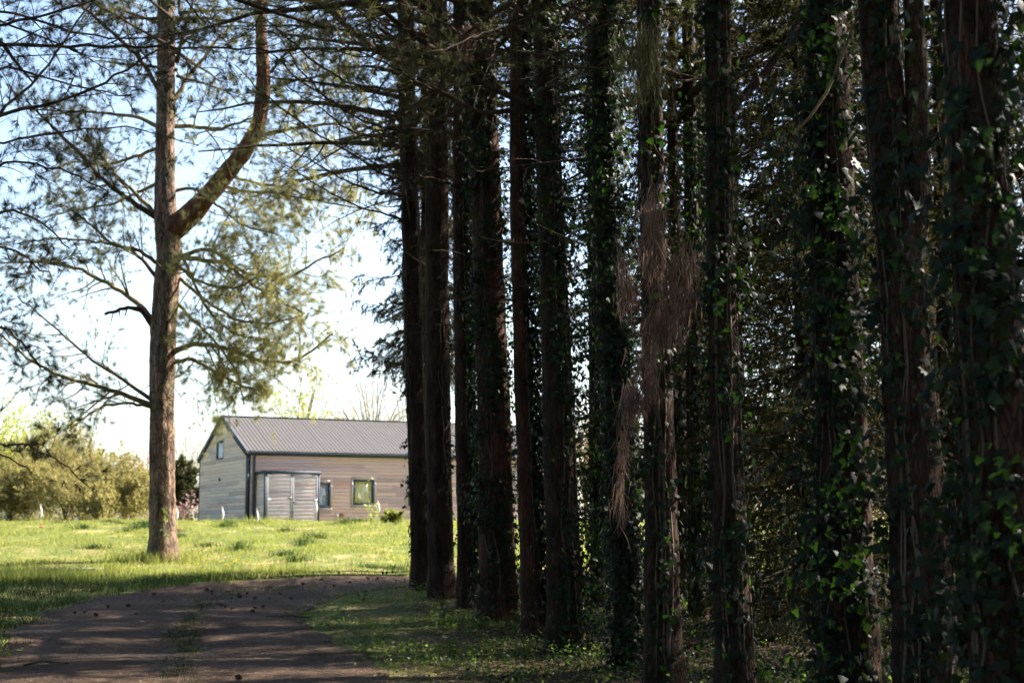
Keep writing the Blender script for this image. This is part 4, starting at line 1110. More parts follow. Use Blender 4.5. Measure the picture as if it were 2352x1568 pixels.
# backing walls with openings, so the boards hide a solid wall
gw = Geo()
def wall_with_holes(g, L, H, holes, mapf, th=.08):
    xs_ = sorted({0, L, *[v for h in holes for v in h[:2]]}); zs_ = sorted({0, H, *[v for h in holes for v in h[2:]]})
    for a, b in zip(xs_[:-1], xs_[1:]):
        for c, d in zip(zs_[:-1], zs_[1:]):
            if any(h[0] <= (a + b) / 2 <= h[1] and h[2] <= (c + d) / 2 <= h[3] for h in holes): continue
            p, q = mapf(a, c), mapf(b, d)
            g.box((min(p[0], q[0]), min(p[1], q[1]), c), (max(p[0], q[0]) , max(p[1], q[1]), d))
hs = [(a, b, c, d) for a, b, c, d, _ in wins]
xs_ = sorted({.02, HL - .02, *[v for h in hs for v in h[:2]]}); zs_ = sorted({0, EH - .06, *[v for h in hs for v in h[2:]]})
for a, b in zip(xs_[:-1], xs_[1:]):
    for c, d in zip(zs_[:-1], zs_[1:]):
        if any(h[0] <= (a + b) / 2 <= h[1] and h[2] <= (c + d) / 2 <= h[3] for h in hs): continue
        gw.box((a, .002, c), (b, .12, d))
gw.box((.12, .125, 0), (HL - .1, .15, .05))
hy = (gy0, gy1, gz0, gz1)
for (a, b, c, d) in [(.122, hy[0], 0, EH - .06), (hy[1], HW, 0, EH - .06), (hy[0], hy[1], 0, min(hy[2], EH - .06))]:
    gw.box((.002, a, c), (.12, b, d))
def gable_prism(g, x0, x1, z0):
    t = lambda z: (z - EH) / (RH - EH) * HW / 2 + .1
    def slab(ya, yb, za, zb):
        g.box((x0, ya, za), (x1, yb, zb))
    n = 10
    for k in range(n):
        za = z0 + (RH - .15 - z0) * k / n; zb = z0 + (RH - .15 - z0) * (k + 1) / n
        ya, yb = max(.13, t(zb)), HW - max(.0, t(zb))
        for (s0, s1) in ([(ya, yb)] if zb <= gz0 or za >= gz1 else [(ya, gy0), (gy1, yb)]):
            if s1 > s0: slab(s0, s1, za, zb)
gable_prism(gw, .002, .12, EH - .06)
gw.box((HL - .12, .13, 0), (HL - .02, HW, EH - .06)); gw.box((.13, HW - .1, 0), (HL - .13, HW, EH - .06))
gw.build('wall', M_DARKROOM, house)
g = Geo(); g.add([(HL - .1, 0, EH - .06), (HL - .1, HW, EH - .06), (HL - .1, HW / 2, RH - .1)], [(0, 1, 2)]); g.build('end_gable', M_CEDAR, house)
# roof: corrugated sheets
roof = bpy.data.objects.new('roof', None)
def corr_sheet(width, ln, pitch=.16, amp=.010):
    nx = int(width / pitch * 8); xx = np.linspace(0, width, nx + 1)
    zz2 = amp * (np.clip(np.cos(xx / pitch * 2 * np.pi) * 1.6, -1, 1))
    g = Geo()
    V = []
    for t in (0, 1):
        V += [(x, t * ln, z) for x, z in zip(xx, zz2)]
    n = nx + 1
    F = [(k, k + 1, n + k + 1, n + k) for k in range(nx)]
    g.add(V, F)
    Vb = [(x, y, z - .012) for x, y, z in V]
    g.add(Vb, [(k, n + k, n + k + 1, k + 1) for k in range(nx)])
    return g.mesh('roof_sheet', M_ROOF)
OV = .14
slope = math.atan2(RH - EH, HW / 2); SLn = (HW / 2 + OV) / math.cos(slope)
SHW = 1.12
sheet = corr_sheet(SHW + .04, SLn)
nsh = int(HL / SHW) + 1
rg = Geo(); rg.box((-.04, HW / 2 - .16, RH + .005), (HL + .1, HW / 2 + .16, RH + .035))
roof = rg.build('roof', M_ROOF, house)
for k in range(nsh):
    x = k * SHW - .03
    o = link('roof_sheet', sheet, roof); o.location = (x, -OV, EH - OV * math.tan(slope) + .03 + (k % 2) * .006); o.rotation_euler = (slope, 0, 0)
    if x + SHW > HL + .1: o.scale = ((HL + .1 - x) / SHW, 1, 1)
    o2 = link('roof_sheet', sheet, roof); o2.location = (x + SHW, HW + OV, EH - OV * math.tan(slope) + .03 + (k % 2) * .006); o2.rotation_euler = (slope, 0, math.pi)
# barge boards, gutter, corner posts, downpipe
def bar(name, a, b, w, h, m, parent):
    a, b = np.array(a, float), np.array(b, float); t = nrm(b - a)
    up = np.array([0, 0, 1.]); s = nrm(np.cross(t, up)); u2 = np.cross(s, t)
    g = Geo(); V = [p + s * sx * w / 2 + u2 * sy * h / 2 for p in (a, b) for sx, sy in ((-1, -1), (1, -1), (1, 1), (-1, 1))]
    g.add(V, [(0, 3, 2, 1), (4, 5, 6, 7), (0, 1, 5, 4), (1, 2, 6, 5), (2, 3, 7, 6), (3, 0, 4, 7)])
    return g.build(name, m, parent)
zo = EH - OV * math.tan(slope) - .06
bar('barge_board', (-.09, -OV - .01, zo), (-.09, HW / 2, RH - .05), .09, .2, M_TRIM, house)
bar('barge_board', (-.09, HW + OV + .01, zo), (-.09, HW / 2 + .002, RH - .05), .09, .2, M_TRIM, house)
g = Geo(); g.box((-.02, -OV + .02, EH - .2), (HL + .05, -.04, EH - .06)); g.build('fascia', M_TRIM, house)
gut = Geo()
aa = np.linspace(math.pi, 2 * math.pi, 9)
ring = [(.075 * math.cos(t), .09 * math.sin(t)) for t in aa] + [(.065 * math.cos(t), .08 * math.sin(t)) for t in aa[::-1]]
V = []; nr_ = len(ring)
for x in (-.05, HL + .08): V += [(x, -OV - .085 + a, EH - .07 + b) for a, b in ring]
gut.add(V, [(k, (k + 1) % nr_, nr_ + (k + 1) % nr_, nr_ + k) for k in range(nr_)])
gutter = gut.build('gutter', M_TRIM, house)
for k in range(int(HL / .6)):
    g = Geo().box((.3 + k * .6, -OV - .166, EH - .10), (.325 + k * .6, -OV - .0, EH - .055)); g.build('bracket', M_TRIM, gutter)
for (x, y) in [(-.045, -.045), (HL - .06, -.045)]:
    Geo().box((x, y, 0), (x + .12, y + .12, EH - .1)).build('corner_post', M_TRIM, house)
Geo().box((-.045, HW - .08, 0), (.075, HW + .04, EH - .1)).build('corner_post', M_TRIM, house)
dx, _ = fx(583, -.1, 1100)
dp = Geo(); a = np.linspace(0, 2 * np.pi, 10, endpoint=False)
tubes(dp, np.array([[(dx, -.12, 0), (dx, -.12, EH - .35), (dx, -OV - .07, EH - .16)]]), np.array([[.055, .055, .055]]), 10)
dp.build('downpipe', M_TRIM, house, smooth=True)
# windows
def window(parent, cm, w, h, loc, rz=0):
    f = Geo(); t = .075; dpt = (-.035, .05)
    f.box((0, dpt[0], 0), (w, dpt[1], t)); f.box((0, dpt[0], h - t), (w, dpt[1], h)); f.box((0, dpt[0], t), (t, dpt[1], h - t)); f.box((w - t, dpt[0], t), (w, dpt[1], h - t))
    o = f.build('window', M_TRIM, parent); o.location = loc; o.rotation_euler = (0, 0, rz)
    s = Geo(); k = .10
    s.box((-k, -.05, -k), (w + k, .0, -.002)); s.box((-k, -.05, h + .002), (w + k, .0, h + k)); s.box((-k, -.05, 0), (-.002, .0, h)); s.box((w + .002, -.05, 0), (w + k, .0, h))
    s.build('window_trim', M_WINTRIM, o)
    Geo().box((t, .0, t), (w - t, .006, h - t)).build('pane', M_GLASS, o)
    cu = Geo(); n = 24; xx = np.linspace(t, w - t, n); yy = .035 + .012 * np.sin(xx * 40)
    V = [(x, y, z) for z in (t, h - t) for x, y in zip(xx, yy)]
    cu.add(V, [(k_, k_ + 1, n + k_ + 1, n + k_) for k_ in range(n - 1)])
    cu.build('curtain', cm, o)
    return o
for (x0, x1, z0, z1, cm) in wins: window(house, cm, x1 - x0, z1 - z0, (x0, 0, z0))
window(house, M_WHITECLOTH, gy1 - gy0, gz1 - gz0, (0, gy1, gz0), -math.pi / 2)
yb, zb = gxy(507, 1101); g = Geo().box((-.09, yb - .06, zb - .06), (-.032, yb + .06, zb + .06)); g.build('wall_light', M_BLACK, house)
# vents low on the front wall
for px, m_, r_ in ((774, M_STEEL, .07), (785, M_TAN, .10)):
    x, z = fx(px, -.05, 1183); g = Geo(); a = np.linspace(0, 2 * np.pi, 14, endpoint=False)
    tubes(g, np.array([[(x, -.03, z), (x, -.10, z), (x, -.11, z)]]), np.array([[r_, r_, .001]]), 14); g.build('vent', m_, house)
# annex with double doors
an = Geo(); Y0 = -1.3
an.box((ax0 + .03, Y0 + .04, 0), (ax1 - .03, -.045, AH - .1))
annex = an.build('annex', M_DARKROOM, house)
def place_side(parent, me, s0, s1, x, z, hh): place_gable(parent, me, s0, s1, x, z, hh)
boards_run(annex, unit_g, Y0 + .09, -.05, ax0 - .0, .02, AH - .1, (), place=place_side)
g = Geo().box((ax0 - .08, Y0 - .06, AH - .09), (ax1 + .06, -.04, AH + .02)); g.build('annex_roof', M_TRIM, annex)
for x in (ax0 - .01, ax1 - .07): Geo().box((x, Y0 - .02, 0), (x + .085, Y0 + .075, AH - .1)).build('post', M_TRIM, annex)
xm = (ax0 + ax1) / 2
for (a, b, sgn) in ((ax0 + .08, xm - .006, 1), (xm + .006, ax1 - .075, -1)):
    g = Geo(); g.box((a, Y0 + .005, .04), (b, Y0 + .035, AH - .12))
    door = g.build('door', M_DOORWOOD, house)
    hh = .145
    nbd = int((AH - .2) / hh)
    for k in range(nbd + 1):
        z0_ = .05 + k * hh; z1_ = min(z0_ + hh - .008, AH - .125)
        if z1_ - z0_ > .03:
            place_front(door, unit_d, a + .07, b - .07, Y0 - .02, z0_, z1_ - z0_)
    for (p_, q_) in ((a, a + .066), (b - .066, b)):
        Geo().box((p_, Y0 - .022, .04), (q_, Y0 + .003, AH - .125)).build('stile', M_STILE, door)
    hx = (b - .05) if sgn == 1 else (a + .05)
    zc = .95 + (.08 if sgn == 1 else -.08)
    g = Geo(); g.box((hx - .03, Y0 - .05, zc - .05), (hx + .03, Y0 - .032, zc + .05)); g.box((hx - .15 if sgn == 1 else hx, Y0 - .085, zc - .014), (hx if sgn == 1 else hx + .15, Y0 - .052, zc + .014)); g.build('handle', M_BLACK, door)
    for zh in (.85 + .12, 1.92):
        ox = a if sgn == 1 else b - .17
        Geo().box((ox + .01, Y0 - .04, zh - .022), (ox + .16, Y0 - .0315, zh + .022)).build('hinge', M_STEEL, door)

# ------------------------------------------------------------------ grass
def blades(n, sampler, h, w, m, name, label, lean=.35, bend=False, dens=None):
    x, y = sampler(n)
    k = ~in_track(x + vnoise(x * 3, y * 3, 0, 5) * .3 + rng.normal(size=len(x)) * .10, y + vnoise(x * 3, y * 3, 0, 6) * .3)
    x, y = x[k], y[k]
    if dens is not None:
        k = rng.random(len(x)) < dens(x, y); x, y = x[k], y[k]
    n = len(x)
    z = gz(x, y)
    hh = rng.uniform(h[0], h[1], n) * (.55 + .75 * np.clip(vnoise(x * 1.1, y * .9, 0, 61) + .45, 0, 1.4))
    ww = rng.uniform(w[0], w[1], n)
    a = rng.uniform(0, np.pi, n); l = rng.normal(size=(n, 2)) * lean
    side = np.stack([np.cos(a), np.sin(a), 0 * a], 1) * ww[:, None] * .5
    b = np.stack([x, y, z - .01], 1)
    mid = b + np.stack([l[:, 0] * hh * .3, l[:, 1] * hh * .3, hh * .6], 1)
    tip = b + np.stack([l[:, 0] * hh, l[:, 1] * hh, hh * .95], 1)
    V = np.stack([b - side, b + side, mid + side * .8, mid - side * .8, tip], 1).reshape(-1, 3)
    i = np.arange(n)[:, None] * 5
    F = np.concatenate([i + np.array([[0, 1, 2]]), i + np.array([[0, 2, 3]]), i + np.array([[3, 2, 4]])])
    if not bend: F = i + np.array([[0, 1, 4]])
    o = link(name, make_mesh(name, V, F, m)); tag(o, label, 'grass', kind='stuff')
    return o
def meadow(n):
    y = 29.6 + 26 * rng.random(n) ** 1.15
    x = (rng.random(n) * 2 - 1) * (.40 * y) * 1.0 + .0
    return x, y
def thin(x, y):
    bare = np.clip((vnoise(x * .5 + 3, y * .9, 0, 91) - .15) * 3, 0, 1) * np.clip((39 - y) / 4, 0, 1) * np.clip((x + 7) / 2, 0, 1)
    return 1 - .85 * bare
blades(230000, meadow, (.035, .105), (.012, .026), M_GRASS, 'meadow_grass', 'sunlit yellow-green meadow grass rising to the house', dens=thin, lean=.6)
def crest(n):
    y = rng.uniform(47, 54, n); x = (rng.random(n) * 2 - 1) * .38 * y
    return x, y
blades(9000, crest, (.12, .28), (.010, .02), M_GRASS, 'crest_grass', 'taller grass blades on the crest of the meadow', lean=.25, dens=lambda x, y: np.clip(vnoise(x * .6, y * .4, 0, 77) + .5, 0, 1))
def verge(n):
    y = rng.uniform(16, 30.5, n); x = rng.uniform(-13, -2.0, n)
    return x, y
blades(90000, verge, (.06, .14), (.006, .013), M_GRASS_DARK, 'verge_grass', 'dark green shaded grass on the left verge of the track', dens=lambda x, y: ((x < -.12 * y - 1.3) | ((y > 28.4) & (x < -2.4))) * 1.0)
def edge_strip(n):
    """taller grass and weeds at the shadow edge along the meadow"""
    y = rng.uniform(28.6, 31.2, n); x = rng.uniform(-13, -2.4, n)
    return x, y
blades(14000, edge_strip, (.12, .30), (.008, .018), M_GRASS, 'tall_edge_grass', 'taller sunlit grass along the far edge of the track', dens=lambda x, y: np.clip(vnoise(x * .8, y, 0, 78) + .55, 0, 1))
def around_pine(n):
    return pbase[0] + rng.normal(size=n) * .55, pbase[1] - .2 + rng.normal(size=n) * .3
blades(1200, around_pine, (.15, .34), (.008, .018), M_GRASS, 'pine_foot_grass', 'tall grass around the foot of the forked pine')
def right_grass(n):
    y = rng.uniform(13, 30, n); x = rng.uniform(-6, 6.5, n)
    return x, y
def rdens(x, y):
    return (x > -.12 * y - 1.3) * (y < 28.9) * np.clip(.12 + vnoise(x * .9, y * .9, 0, 81) * .9, 0, 1) * np.clip(1.2 - (x + y * .1 - .2) * .22, .15, 1)
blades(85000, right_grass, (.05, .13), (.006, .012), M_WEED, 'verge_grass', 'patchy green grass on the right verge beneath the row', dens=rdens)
def tussocks(n):
    k = 60; cy = 31 + 20 * rng.random(k); cx = (rng.random(k) * 2 - 1) * .37 * cy; i = rng.integers(0, k, n)
    r = np.abs(rng.normal(size=n)) * .16; a = rng.uniform(0, 6.28, n)
    return cx[i] + r * np.cos(a) * 1.5, cy[i] + r * np.sin(a)
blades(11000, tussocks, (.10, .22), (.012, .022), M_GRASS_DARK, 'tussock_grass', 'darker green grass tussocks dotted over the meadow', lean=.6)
# centre strip tufts on the track
def tuft_clump(px, py, n, s, h, m=M_GRASS_DARK):
    global poly
    c = G(px, py)
    x = c[0] + rng.normal(size=n) * s; y = c[1] + rng.normal(size=n) * s * 1.6
    z = gz(x, y); hh = rng.uniform(h * .4, h, n); a = rng.uniform(0, 3.14, n); l = rng.normal(size=(n, 2)) * .35
    side = np.stack([np.cos(a), np.sin(a), 0 * a], 1) * .005
    b = np.stack([x, y, z], 1); tip = b + np.stack([l[:, 0] * hh, l[:, 1] * hh, hh], 1)
    return np.stack([b - side, b + side, tip], 1).reshape(-1, 3)
Vs = []
for k in range(70):
    t = rng.random()
    px = np.interp(t, [0, .25, .5, .75, 1], [425, 415, 430, 540, 780]) + rng.normal() * 16
    py = np.interp(t, [0, .25, .5, .75, 1], [1560, 1480, 1410, 1362, 1342]) + rng.normal() * 5
    Vs.append(tuft_clump(px, py, 60, .10, .07))
Vs = np.concatenate(Vs)
tag(link('track_strip_grass', make_mesh('track_strip_grass', Vs, np.arange(len(Vs)).reshape(-1, 3), M_GRASS_DARK)), 'thin grass tufts along the middle of the track', 'grass', kind='stuff')

# leafy ground cover (weeds and creeping ivy) on the right verge and woodland floor
def ground_leaves(n, xr, yr, h, s, m, name, label, dens):
    x = rng.uniform(*xr, n); y = rng.uniform(*yr, n)
    k = (~in_track(x + vnoise(x * 3, y * 3, 0, 5) * .35 + rng.normal(size=n) * .14, y)) & (rng.random(n) < dens(x, y)); x, y = x[k], y[k]; n = len(x)
    pos = np.stack([x, y, gz(x, y) + rng.random(n) ** 2 * h * (.4 + np.clip(vnoise(x * 1.5, y * 1.5, 0, 55) + .4, 0, 1.2))], 1)
    nr = np.array([0, 0, 1.]) + rng.normal(size=(n, 3)) * .55
    dn = rng.normal(size=(n, 3)); bx, by, bz = leaf_basis(nr, dn)
    sc_ = rng.uniform(s[0], s[1], n)
    B = np.stack([bx, by, bz], 1) * sc_[:, None, None]
    V = pos[:, None] + np.einsum('vk,nkc->nvc', _ls, B)
    T = (_lst[None] + (np.arange(n) * len(_ls))[:, None, None]).reshape(-1, 3)
    tag(link(name, make_mesh(name, V.reshape(-1, 3), T, m)), label, 'ground cover', kind='stuff')
ground_leaves(85000, (-5, 6.5), (12.5, 29), .20, (.018, .045), M_WEED, 'leafy_ground_cover', 'low leafy weeds carpeting the right verge under the trees', lambda x, y: (x > -.12 * y - 1.3) * np.clip(.45 + vnoise(x * 1.1, y * 1.1, 0, 83) * 1.0, .15, 1))
ground_leaves(26000, (-.5, 8), (10, 27), .10, (.03, .06), M_IVY, 'ivy_ground_cover', 'dark creeping ivy on the woodland floor at the feet of trunks', lambda x, y: np.clip(.3 + (x + y * .1 - 1.2) * .25, .0, .9))
# dry leaf litter and fallen needles
def litter(n, sampler, L, w, m, name, label):
    x, y = sampler(n); n = len(x)
    a = rng.uniform(0, 6.28, n); ln = rng.uniform(L[0], L[1], n)
    b = np.stack([x, y, gz(x, y) + .016 + rng.random(n) * .012], 1)
    d = np.stack([np.cos(a), np.sin(a), rng.normal(size=n) * .12], 1); s = np.stack([-np.sin(a), np.cos(a), 0 * a], 1) * w * .5
    V = np.stack([b - s, b + s, b + d * ln[:, None]], 1).reshape(-1, 3)
    tag(link(name, make_mesh(name, V, np.arange(3 * n).reshape(-1, 3), m)), label, 'litter', kind='stuff')
def on_track(n):
    x = rng.uniform(-9, 3, n); y = 13.5 + 17 * rng.random(n) ** 1.3; k = in_track(x, y)
    return x[k], y[k]
litter(60000, on_track, (.05, .12), .005, M_LITTER, 'fallen_needles', 'brown fallen pine needles scattered over the track')
def pebbles(n):
    x, y = on_track(n); n = len(x); s = rng.uniform(.006, .022, n)
    z = gz(x, y) + .012
    B = rng.normal(size=(n, 4, 3)) * np.array([1, 1, .35]); B = B / np.maximum(np.linalg.norm(B, axis=2, keepdims=True), .3)
    oct_ = np.array([(1, 0, 0), (0, 1, 0), (-1, 0, 0), (0, -1, 0), (0, 0, .8)])[None] * (1 + rng.normal(size=(n, 5, 1)) * .2)
    V = np.stack([x, y, z], 1)[:, None] + oct_ * s[:, None, None]
    T = np.array([(0, 1, 4), (1, 2, 4), (2, 3, 4), (3, 0, 4)])[None] + (np.arange(n) * 5)[:, None, None]
    tag(link('loose_gravel', make_mesh('loose_gravel', V.reshape(-1, 3), T.reshape(-1, 3), M_PEBBLE)), 'small loose brown stones lying on the track', 'gravel', kind='stuff')
pebbles(9000)
def drifts(n):
    x, y = on_track(n * 3); k = vnoise(x * .9, y * 1.3, 0, 123) > .15
    return x[k][:n], y[k][:n]
litter(45000, drifts, (.06, .14), .006, M_LITTER, 'needle_drifts', 'drifts of brown fallen needles heaped on the track')
def woodfloor(n):
    y = rng.uniform(12, 29, n); x = rng.uniform(-1.5, 9, n); k = ~in_track(x, y)
    return x[k], y[k]
litter(26000, woodfloor, (.04, .10), .03, M_LITTER, 'leaf_litter', 'dry brown leaf litter on the woodland floor')

# individual broad-leaved weeds
def weed(px, py, n, h, label, m=M_WEED, ls=(.04, .08)):
    c = G(px, py)
    root = empty('weed_plant', c, rng.uniform(0, 6), label, 'plant', 'leafy weeds beside and on the track')
    a = np.arange(n) * 2.4; r = rng.uniform(.02, .12, n); z = rng.uniform(.25, 1, n) * h
    st = np.zeros((n, 5, 3)); s = np.linspace(0, 1, 5)
    tip = np.stack([np.cos(a) * r, np.sin(a) * r, z], 1)
    st = tip[:, None] * np.stack([s ** 1.5, s ** 1.5, s ** .8], 1)[None]
    g = Geo(); tubes(g, st, np.full((n, 5), .003), 3); g.build('stem', m, root)
    nr = np.stack([np.cos(a) * .4, np.sin(a) * .4, 1 + 0 * a], 1) + rng.normal(size=(n, 3)) * .25
    bx, by, bz = leaf_basis(nr, np.stack([np.cos(a), np.sin(a), -.3 + 0 * a], 1))
    B = np.stack([bx, by, bz], 1) * rng.uniform(ls[0], ls[1], n)[:, None, None]
    V = tip[:, None] + np.einsum('vk,nkc->nvc', _ls, B)
    link('leaves', make_mesh('weed_leaves', V.reshape(-1, 3), (_lst[None] + (np.arange(n) * len(_ls))[:, None, None]).reshape(-1, 3), m), root)
for (px, py, n, h, lab) in [(395, 1460, 9, .10, 'bright weed tuft in the middle of the track, upper one'), (425, 1498, 12, .10, 'bright weed clump in the middle of the track near the bottom'), (455, 1496, 8, .12, 'small upright weed right of the mid-track clump'),
                            (20, 1440, 10, .12, 'weed at the left edge of the picture beside the track'), (15, 1510, 10, .1, 'lower weed at the left edge of the picture'), (1030, 1490, 16, .18, 'bright round-leaved weed on the right verge'), (1020, 1425, 14, .2, 'leafy weed left of the thick ivy-clad trunk foot'),
                            (1110, 1440, 16, .22, 'bright leafy weed in front of the thick ivy-clad trunk'), (1190, 1430, 14, .22, 'leafy weed between the ivy-clad and slender trunks'), (960, 1400, 12, .12, 'low weed under the slim leftmost trunk'), (840, 1500, 12, .1, 'small weed at the right edge of the track'),
                            (1720, 1415, 14, .2, 'sunlit weed behind the straight ivy-spotted trunk'), (1590, 1410, 12, .2, 'sunlit weed right of the sunlit-rim trunk foot')]:
    weed(px, py, n, h, lab)
# tall seeding grass clump by the first trunks
c = G(1015, 1405); root = empty('grass_tuft', c, 0, 'tall arching grass tuft at the foot of the bare grey trunk', 'grass'); g = Geo()
n = 26; a = rng.uniform(0, 6.28, n); s = np.linspace(0, 1, 6)[None, :, None]
tip = np.stack([np.cos(a) * .22, np.sin(a) * .22, rng.uniform(.2, .42, n)], 1)
tubes(g, tip[:, None] * np.concatenate([s ** 2, s ** 2, s ** .7], 2), np.full((n, 6), .004) * np.linspace(1, .2, 6), 3); g.build('blades', M_GRASS, root, kind='stuff')

# ------------------------------------------------------------------ small things
# pine cones
def cone_mesh():
    g = Geo(); L = .075
    for k in range(46):
        t = k / 45; a = k * 2.4; r = .028 * math.sin(math.pi * min(1, .12 + t * .86)) ** .8; z = t * L
        o = np.array([math.cos(a), math.sin(a), 0]); s = np.array([-math.sin(a), math.cos(a), 0]); c_ = o * r * .5 + np.array([0, 0, z])
        tip_ = o * (r + .010) + np.array([0, 0, z + .012])
        g.add([c_ - s * .006, c_ + s * .006, tip_ + s * .008, tip_ - s * .008 + np.array([0, 0, -.004])], [(0, 1, 2, 3)])
    tubes(g, np.array([[(0, 0, 0), (0, 0, L * .5), (0, 0, L * .98)]]), np.array([[.012, .022, .003]]), 8)
    return g.mesh('pine_cone', M_CONE)
cm_ = cone_mesh()
cones = [(827, 1372), (835, 1380), (890, 1318), (905, 1318), (880, 1320), (970, 1320), (480, 1358), (483, 1362), (488, 1366), (545, 1371), (556, 1374), (568, 1366), (582, 1377), (618, 1376), (350, 1368), (376, 1385), (300, 1394), (192, 1410), (170, 1413), (225, 1418), (458, 1404), (462, 1399), (512, 1393), (519, 1399), (528, 1401), (578, 1408), (590, 1400), (665, 1378), (700, 1345), (745, 1352), (770, 1350), (800, 1340), (850, 1332), (865, 1332), (720, 1318), (780, 1318), (600, 1397), (310, 1412), (250, 1398), (640, 1366), (555, 1565), (210, 1362), (280, 1360), (455, 1310), (690, 1330), (735, 1333)]
for k, (px, py) in enumerate(cones):
    p_ = G(px, py)
    o = link('pine_cone', cm_, loc=(p_[0], p_[1], p_[2] + .035)); o.rotation_euler = (math.pi / 2 + rng.normal() * .3, rng.normal() * .3, rng.uniform(0, 6.28)); sc_ = rng.uniform(.55, .95); o.scale = (sc_,) * 3
    tag(o, 'small dark pine cone on the far bend of the track by the slim trunk' if px > 680 else ('small dark pine cone on the middle of the track beside the grass strip' if px > 420 else 'small dark pine cone on the left half of the track'), 'pine cone', 'pine cones scattered on the track')
# meadow flowers
def flower(px, py, h, r, m, label, group, nm):
    c = G(px, py + h * 50)
    root = empty(nm, c, 0, label, 'flower', group)
    g = Geo(); tubes(g, np.array([[(0, 0, 0), (.01, 0, h * .5), (0, 0, h)]]), np.full((1, 3), .004), 4); g.build('stem', M_GRASS, root)
    g = Geo(); n = 9
    for q in range(n):
        a0, a1 = q / n * 6.283, (q + .9) / n * 6.283
        g.add([(0, 0, h), (r * math.cos(a0), r * math.sin(a0), h + r * .35), (r * 1.1 * math.cos((a0 + a1) / 2), r * 1.1 * math.sin((a0 + a1) / 2), h + r * .5), (r * math.cos(a1), r * math.sin(a1), h + r * .35)], [(0, 1, 2), (0, 2, 3)])
        g.add([(0, 0, h + r * .2), (r * .6 * math.cos(a0), r * .6 * math.sin(a0), h + r * .9), (r * .6 * math.cos(a1), r * .6 * math.sin(a1), h + r * .9)], [(0, 1, 2)])
    g.build('petals', m, root)
for (px, py) in [(450, 1283), (470, 1290), (505, 1298), (520, 1303), (538, 1296), (547, 1292), (432, 1282), (560, 1300), (575, 1299), (600, 1302), (430, 1303), (255, 1288), (815, 1255), (455, 1302), (532, 1304)]:
    flower(px, py, .10, .035, M_PETAL_Y, 'small yellow dandelion in the sunlit grass by the track', 'yellow dandelions in the meadow edge', 'dandelion')
for (px, py, lab) in [(93, 1218, 'pink flower low in the meadow at the far left'), (413, 1223, 'pink flower just right of the forked pine trunk')]:
    flower(px, py, .2, .06, M_PETAL_P, lab, None, 'pink_flower')
flower(163, 1283, .28, .04, M_WHITE, 'white dandelion clock on a tall stalk left of the pine', None, 'dandelion_clock')
# pale plume stalks on the crest
for (px, py, h, lab) in [(92, 1175, 1.0, 'pale plume stalk on the crest at the far left'), (405, 1180, .7, 'pale plume stalk just right of the forked pine'), (510, 1180, 1.0, 'pale plume stalk before the gable wall'), (590, 1185, .8, 'pale plume stalk before the downpipe'), (725, 1165, 1.1, 'pale plume stalk before the right door post'), (868, 1165, 1.2, 'tall pale plume stalk right of the yellow window')]:
    p_ = on_ground(px, 48.5)
    top = P(px, py - 18, 48.5)[2] - p_[2]
    root = empty('plume_stalk', p_, 0, lab, 'plant', 'pale plume stalks on the meadow crest')
    g = Geo(); tubes(g, np.array([[(0, 0, 0), (.02, 0, top * .5), (0, 0, top)]]), np.full((1, 3), .008), 5); g.build('stalk', M_WINTRIM, root)
    g = Geo(); q = top - .42
    tubes(g, np.array([[(.0, 0, q), (.02, 0, q + .1), (.01, 0, q + .25), (-.03, 0, q + .42)]]), np.array([[.01, .035, .03, .006]]), 8); g.build('plume', M_WHITE, root, smooth=True)
# sapling with yellow leaves and green clump on the crest
shrub('sapling', on_ground(853, 46.5), .75, .35, 7, M_BUSH_Y, 'small yellow-leaved sapling below the yellow window', 'plant', leaves=3, ls=(.05, .09), k2=3, k3=2)
shrub('leafy_clump', on_ground(908, 48), .45, 1.1, 20, M_GRASS, 'bright green leafy clump on the crest right of the sapling', 'plant', leaves=5, ls=(.05, .10), k2=5, k3=4)
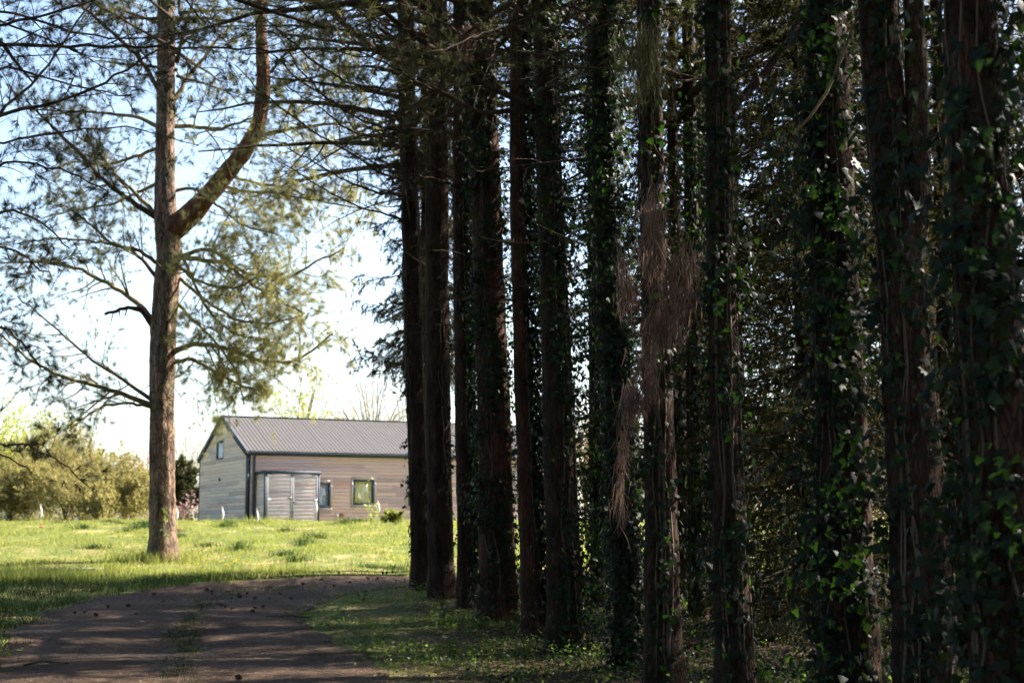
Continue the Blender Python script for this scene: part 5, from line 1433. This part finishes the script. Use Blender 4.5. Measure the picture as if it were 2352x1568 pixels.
# boulder, slab
def rock(px, py, s, m, name, label, flat=.8, seed=0, rz=0.3):
    c = G(px, py); th = np.linspace(0, np.pi, 22); ph = np.linspace(0, 2 * np.pi, 36, endpoint=False)
    TH, PH = np.meshgrid(th, ph, indexing='ij')
    x, y, z = np.sin(TH) * np.cos(PH), np.sin(TH) * np.sin(PH), np.cos(TH)
    e = lambda v: np.sign(v) * np.abs(v) ** .85
    x, y, z = e(x), e(y), e(z)
    d = 1 + .16 * vnoise(x * 1.6, y * 1.6, z * 1.6, seed) + .08 * vnoise(x * 4, y * 4, z * 4, seed + 1) + .03 * vnoise(x * 10, y * 10, z * 10, seed + 2)
    V = np.stack([x * d * s[0], y * d * s[1], z * d * s[2] + s[2] * flat], -1).reshape(-1, 3)
    n = 36; i = np.arange(21)[:, None] * n; k = np.arange(n)[None]; k2 = (k + 1) % n
    F = np.stack([i + k, i + n + k, i + n + k2, i + k2], -1).reshape(-1, 4)
    o = link(name, make_mesh(name, V, F, m, True), loc=c); o.rotation_euler = (0, 0, rz)
    return tag(o, label, 'stone')
rock(1782, 1466, (.17, .16, .135), M_STONE, 'boulder', 'yellowish lichened boulder among weeds between two ivy-clad trunks', .85, 5)
rock(197, 1312, (.36, .12, .03), M_SLAB, 'stone_slab', 'flat grey slab lying in the grass left of the pine', 1.6, 9, 0.05)
# fallen twigs on the track
for (px, py, L, a, lab) in [(110, 1530, .5, .3, 'forked fallen twig at the lower left of the track'), (650, 1420, .9, 2.9, 'long fallen twig lying across the right of the track')]:
    c = G(px, py); root = empty('fallen_twig', c, a, lab, 'twig'); g = Geo()
    pt = np.array([[(-L / 2, 0, .02), (-L / 6, .03, .05), (L / 6, .0, .04), (L / 2, .05, .02)]]); tubes(g, pt, np.array([[.012, .01, .008, .004]]), 6)
    P2, R2 = sprout(pt, np.array([[.012, .01, .008, .004]]), 5, .2, 1, (.2, .45), (30, 60), 0, .2, 4, .3); tubes(g, P2, np.maximum(R2, .003), 4)
    g.build('twig', M_TWIG, root)
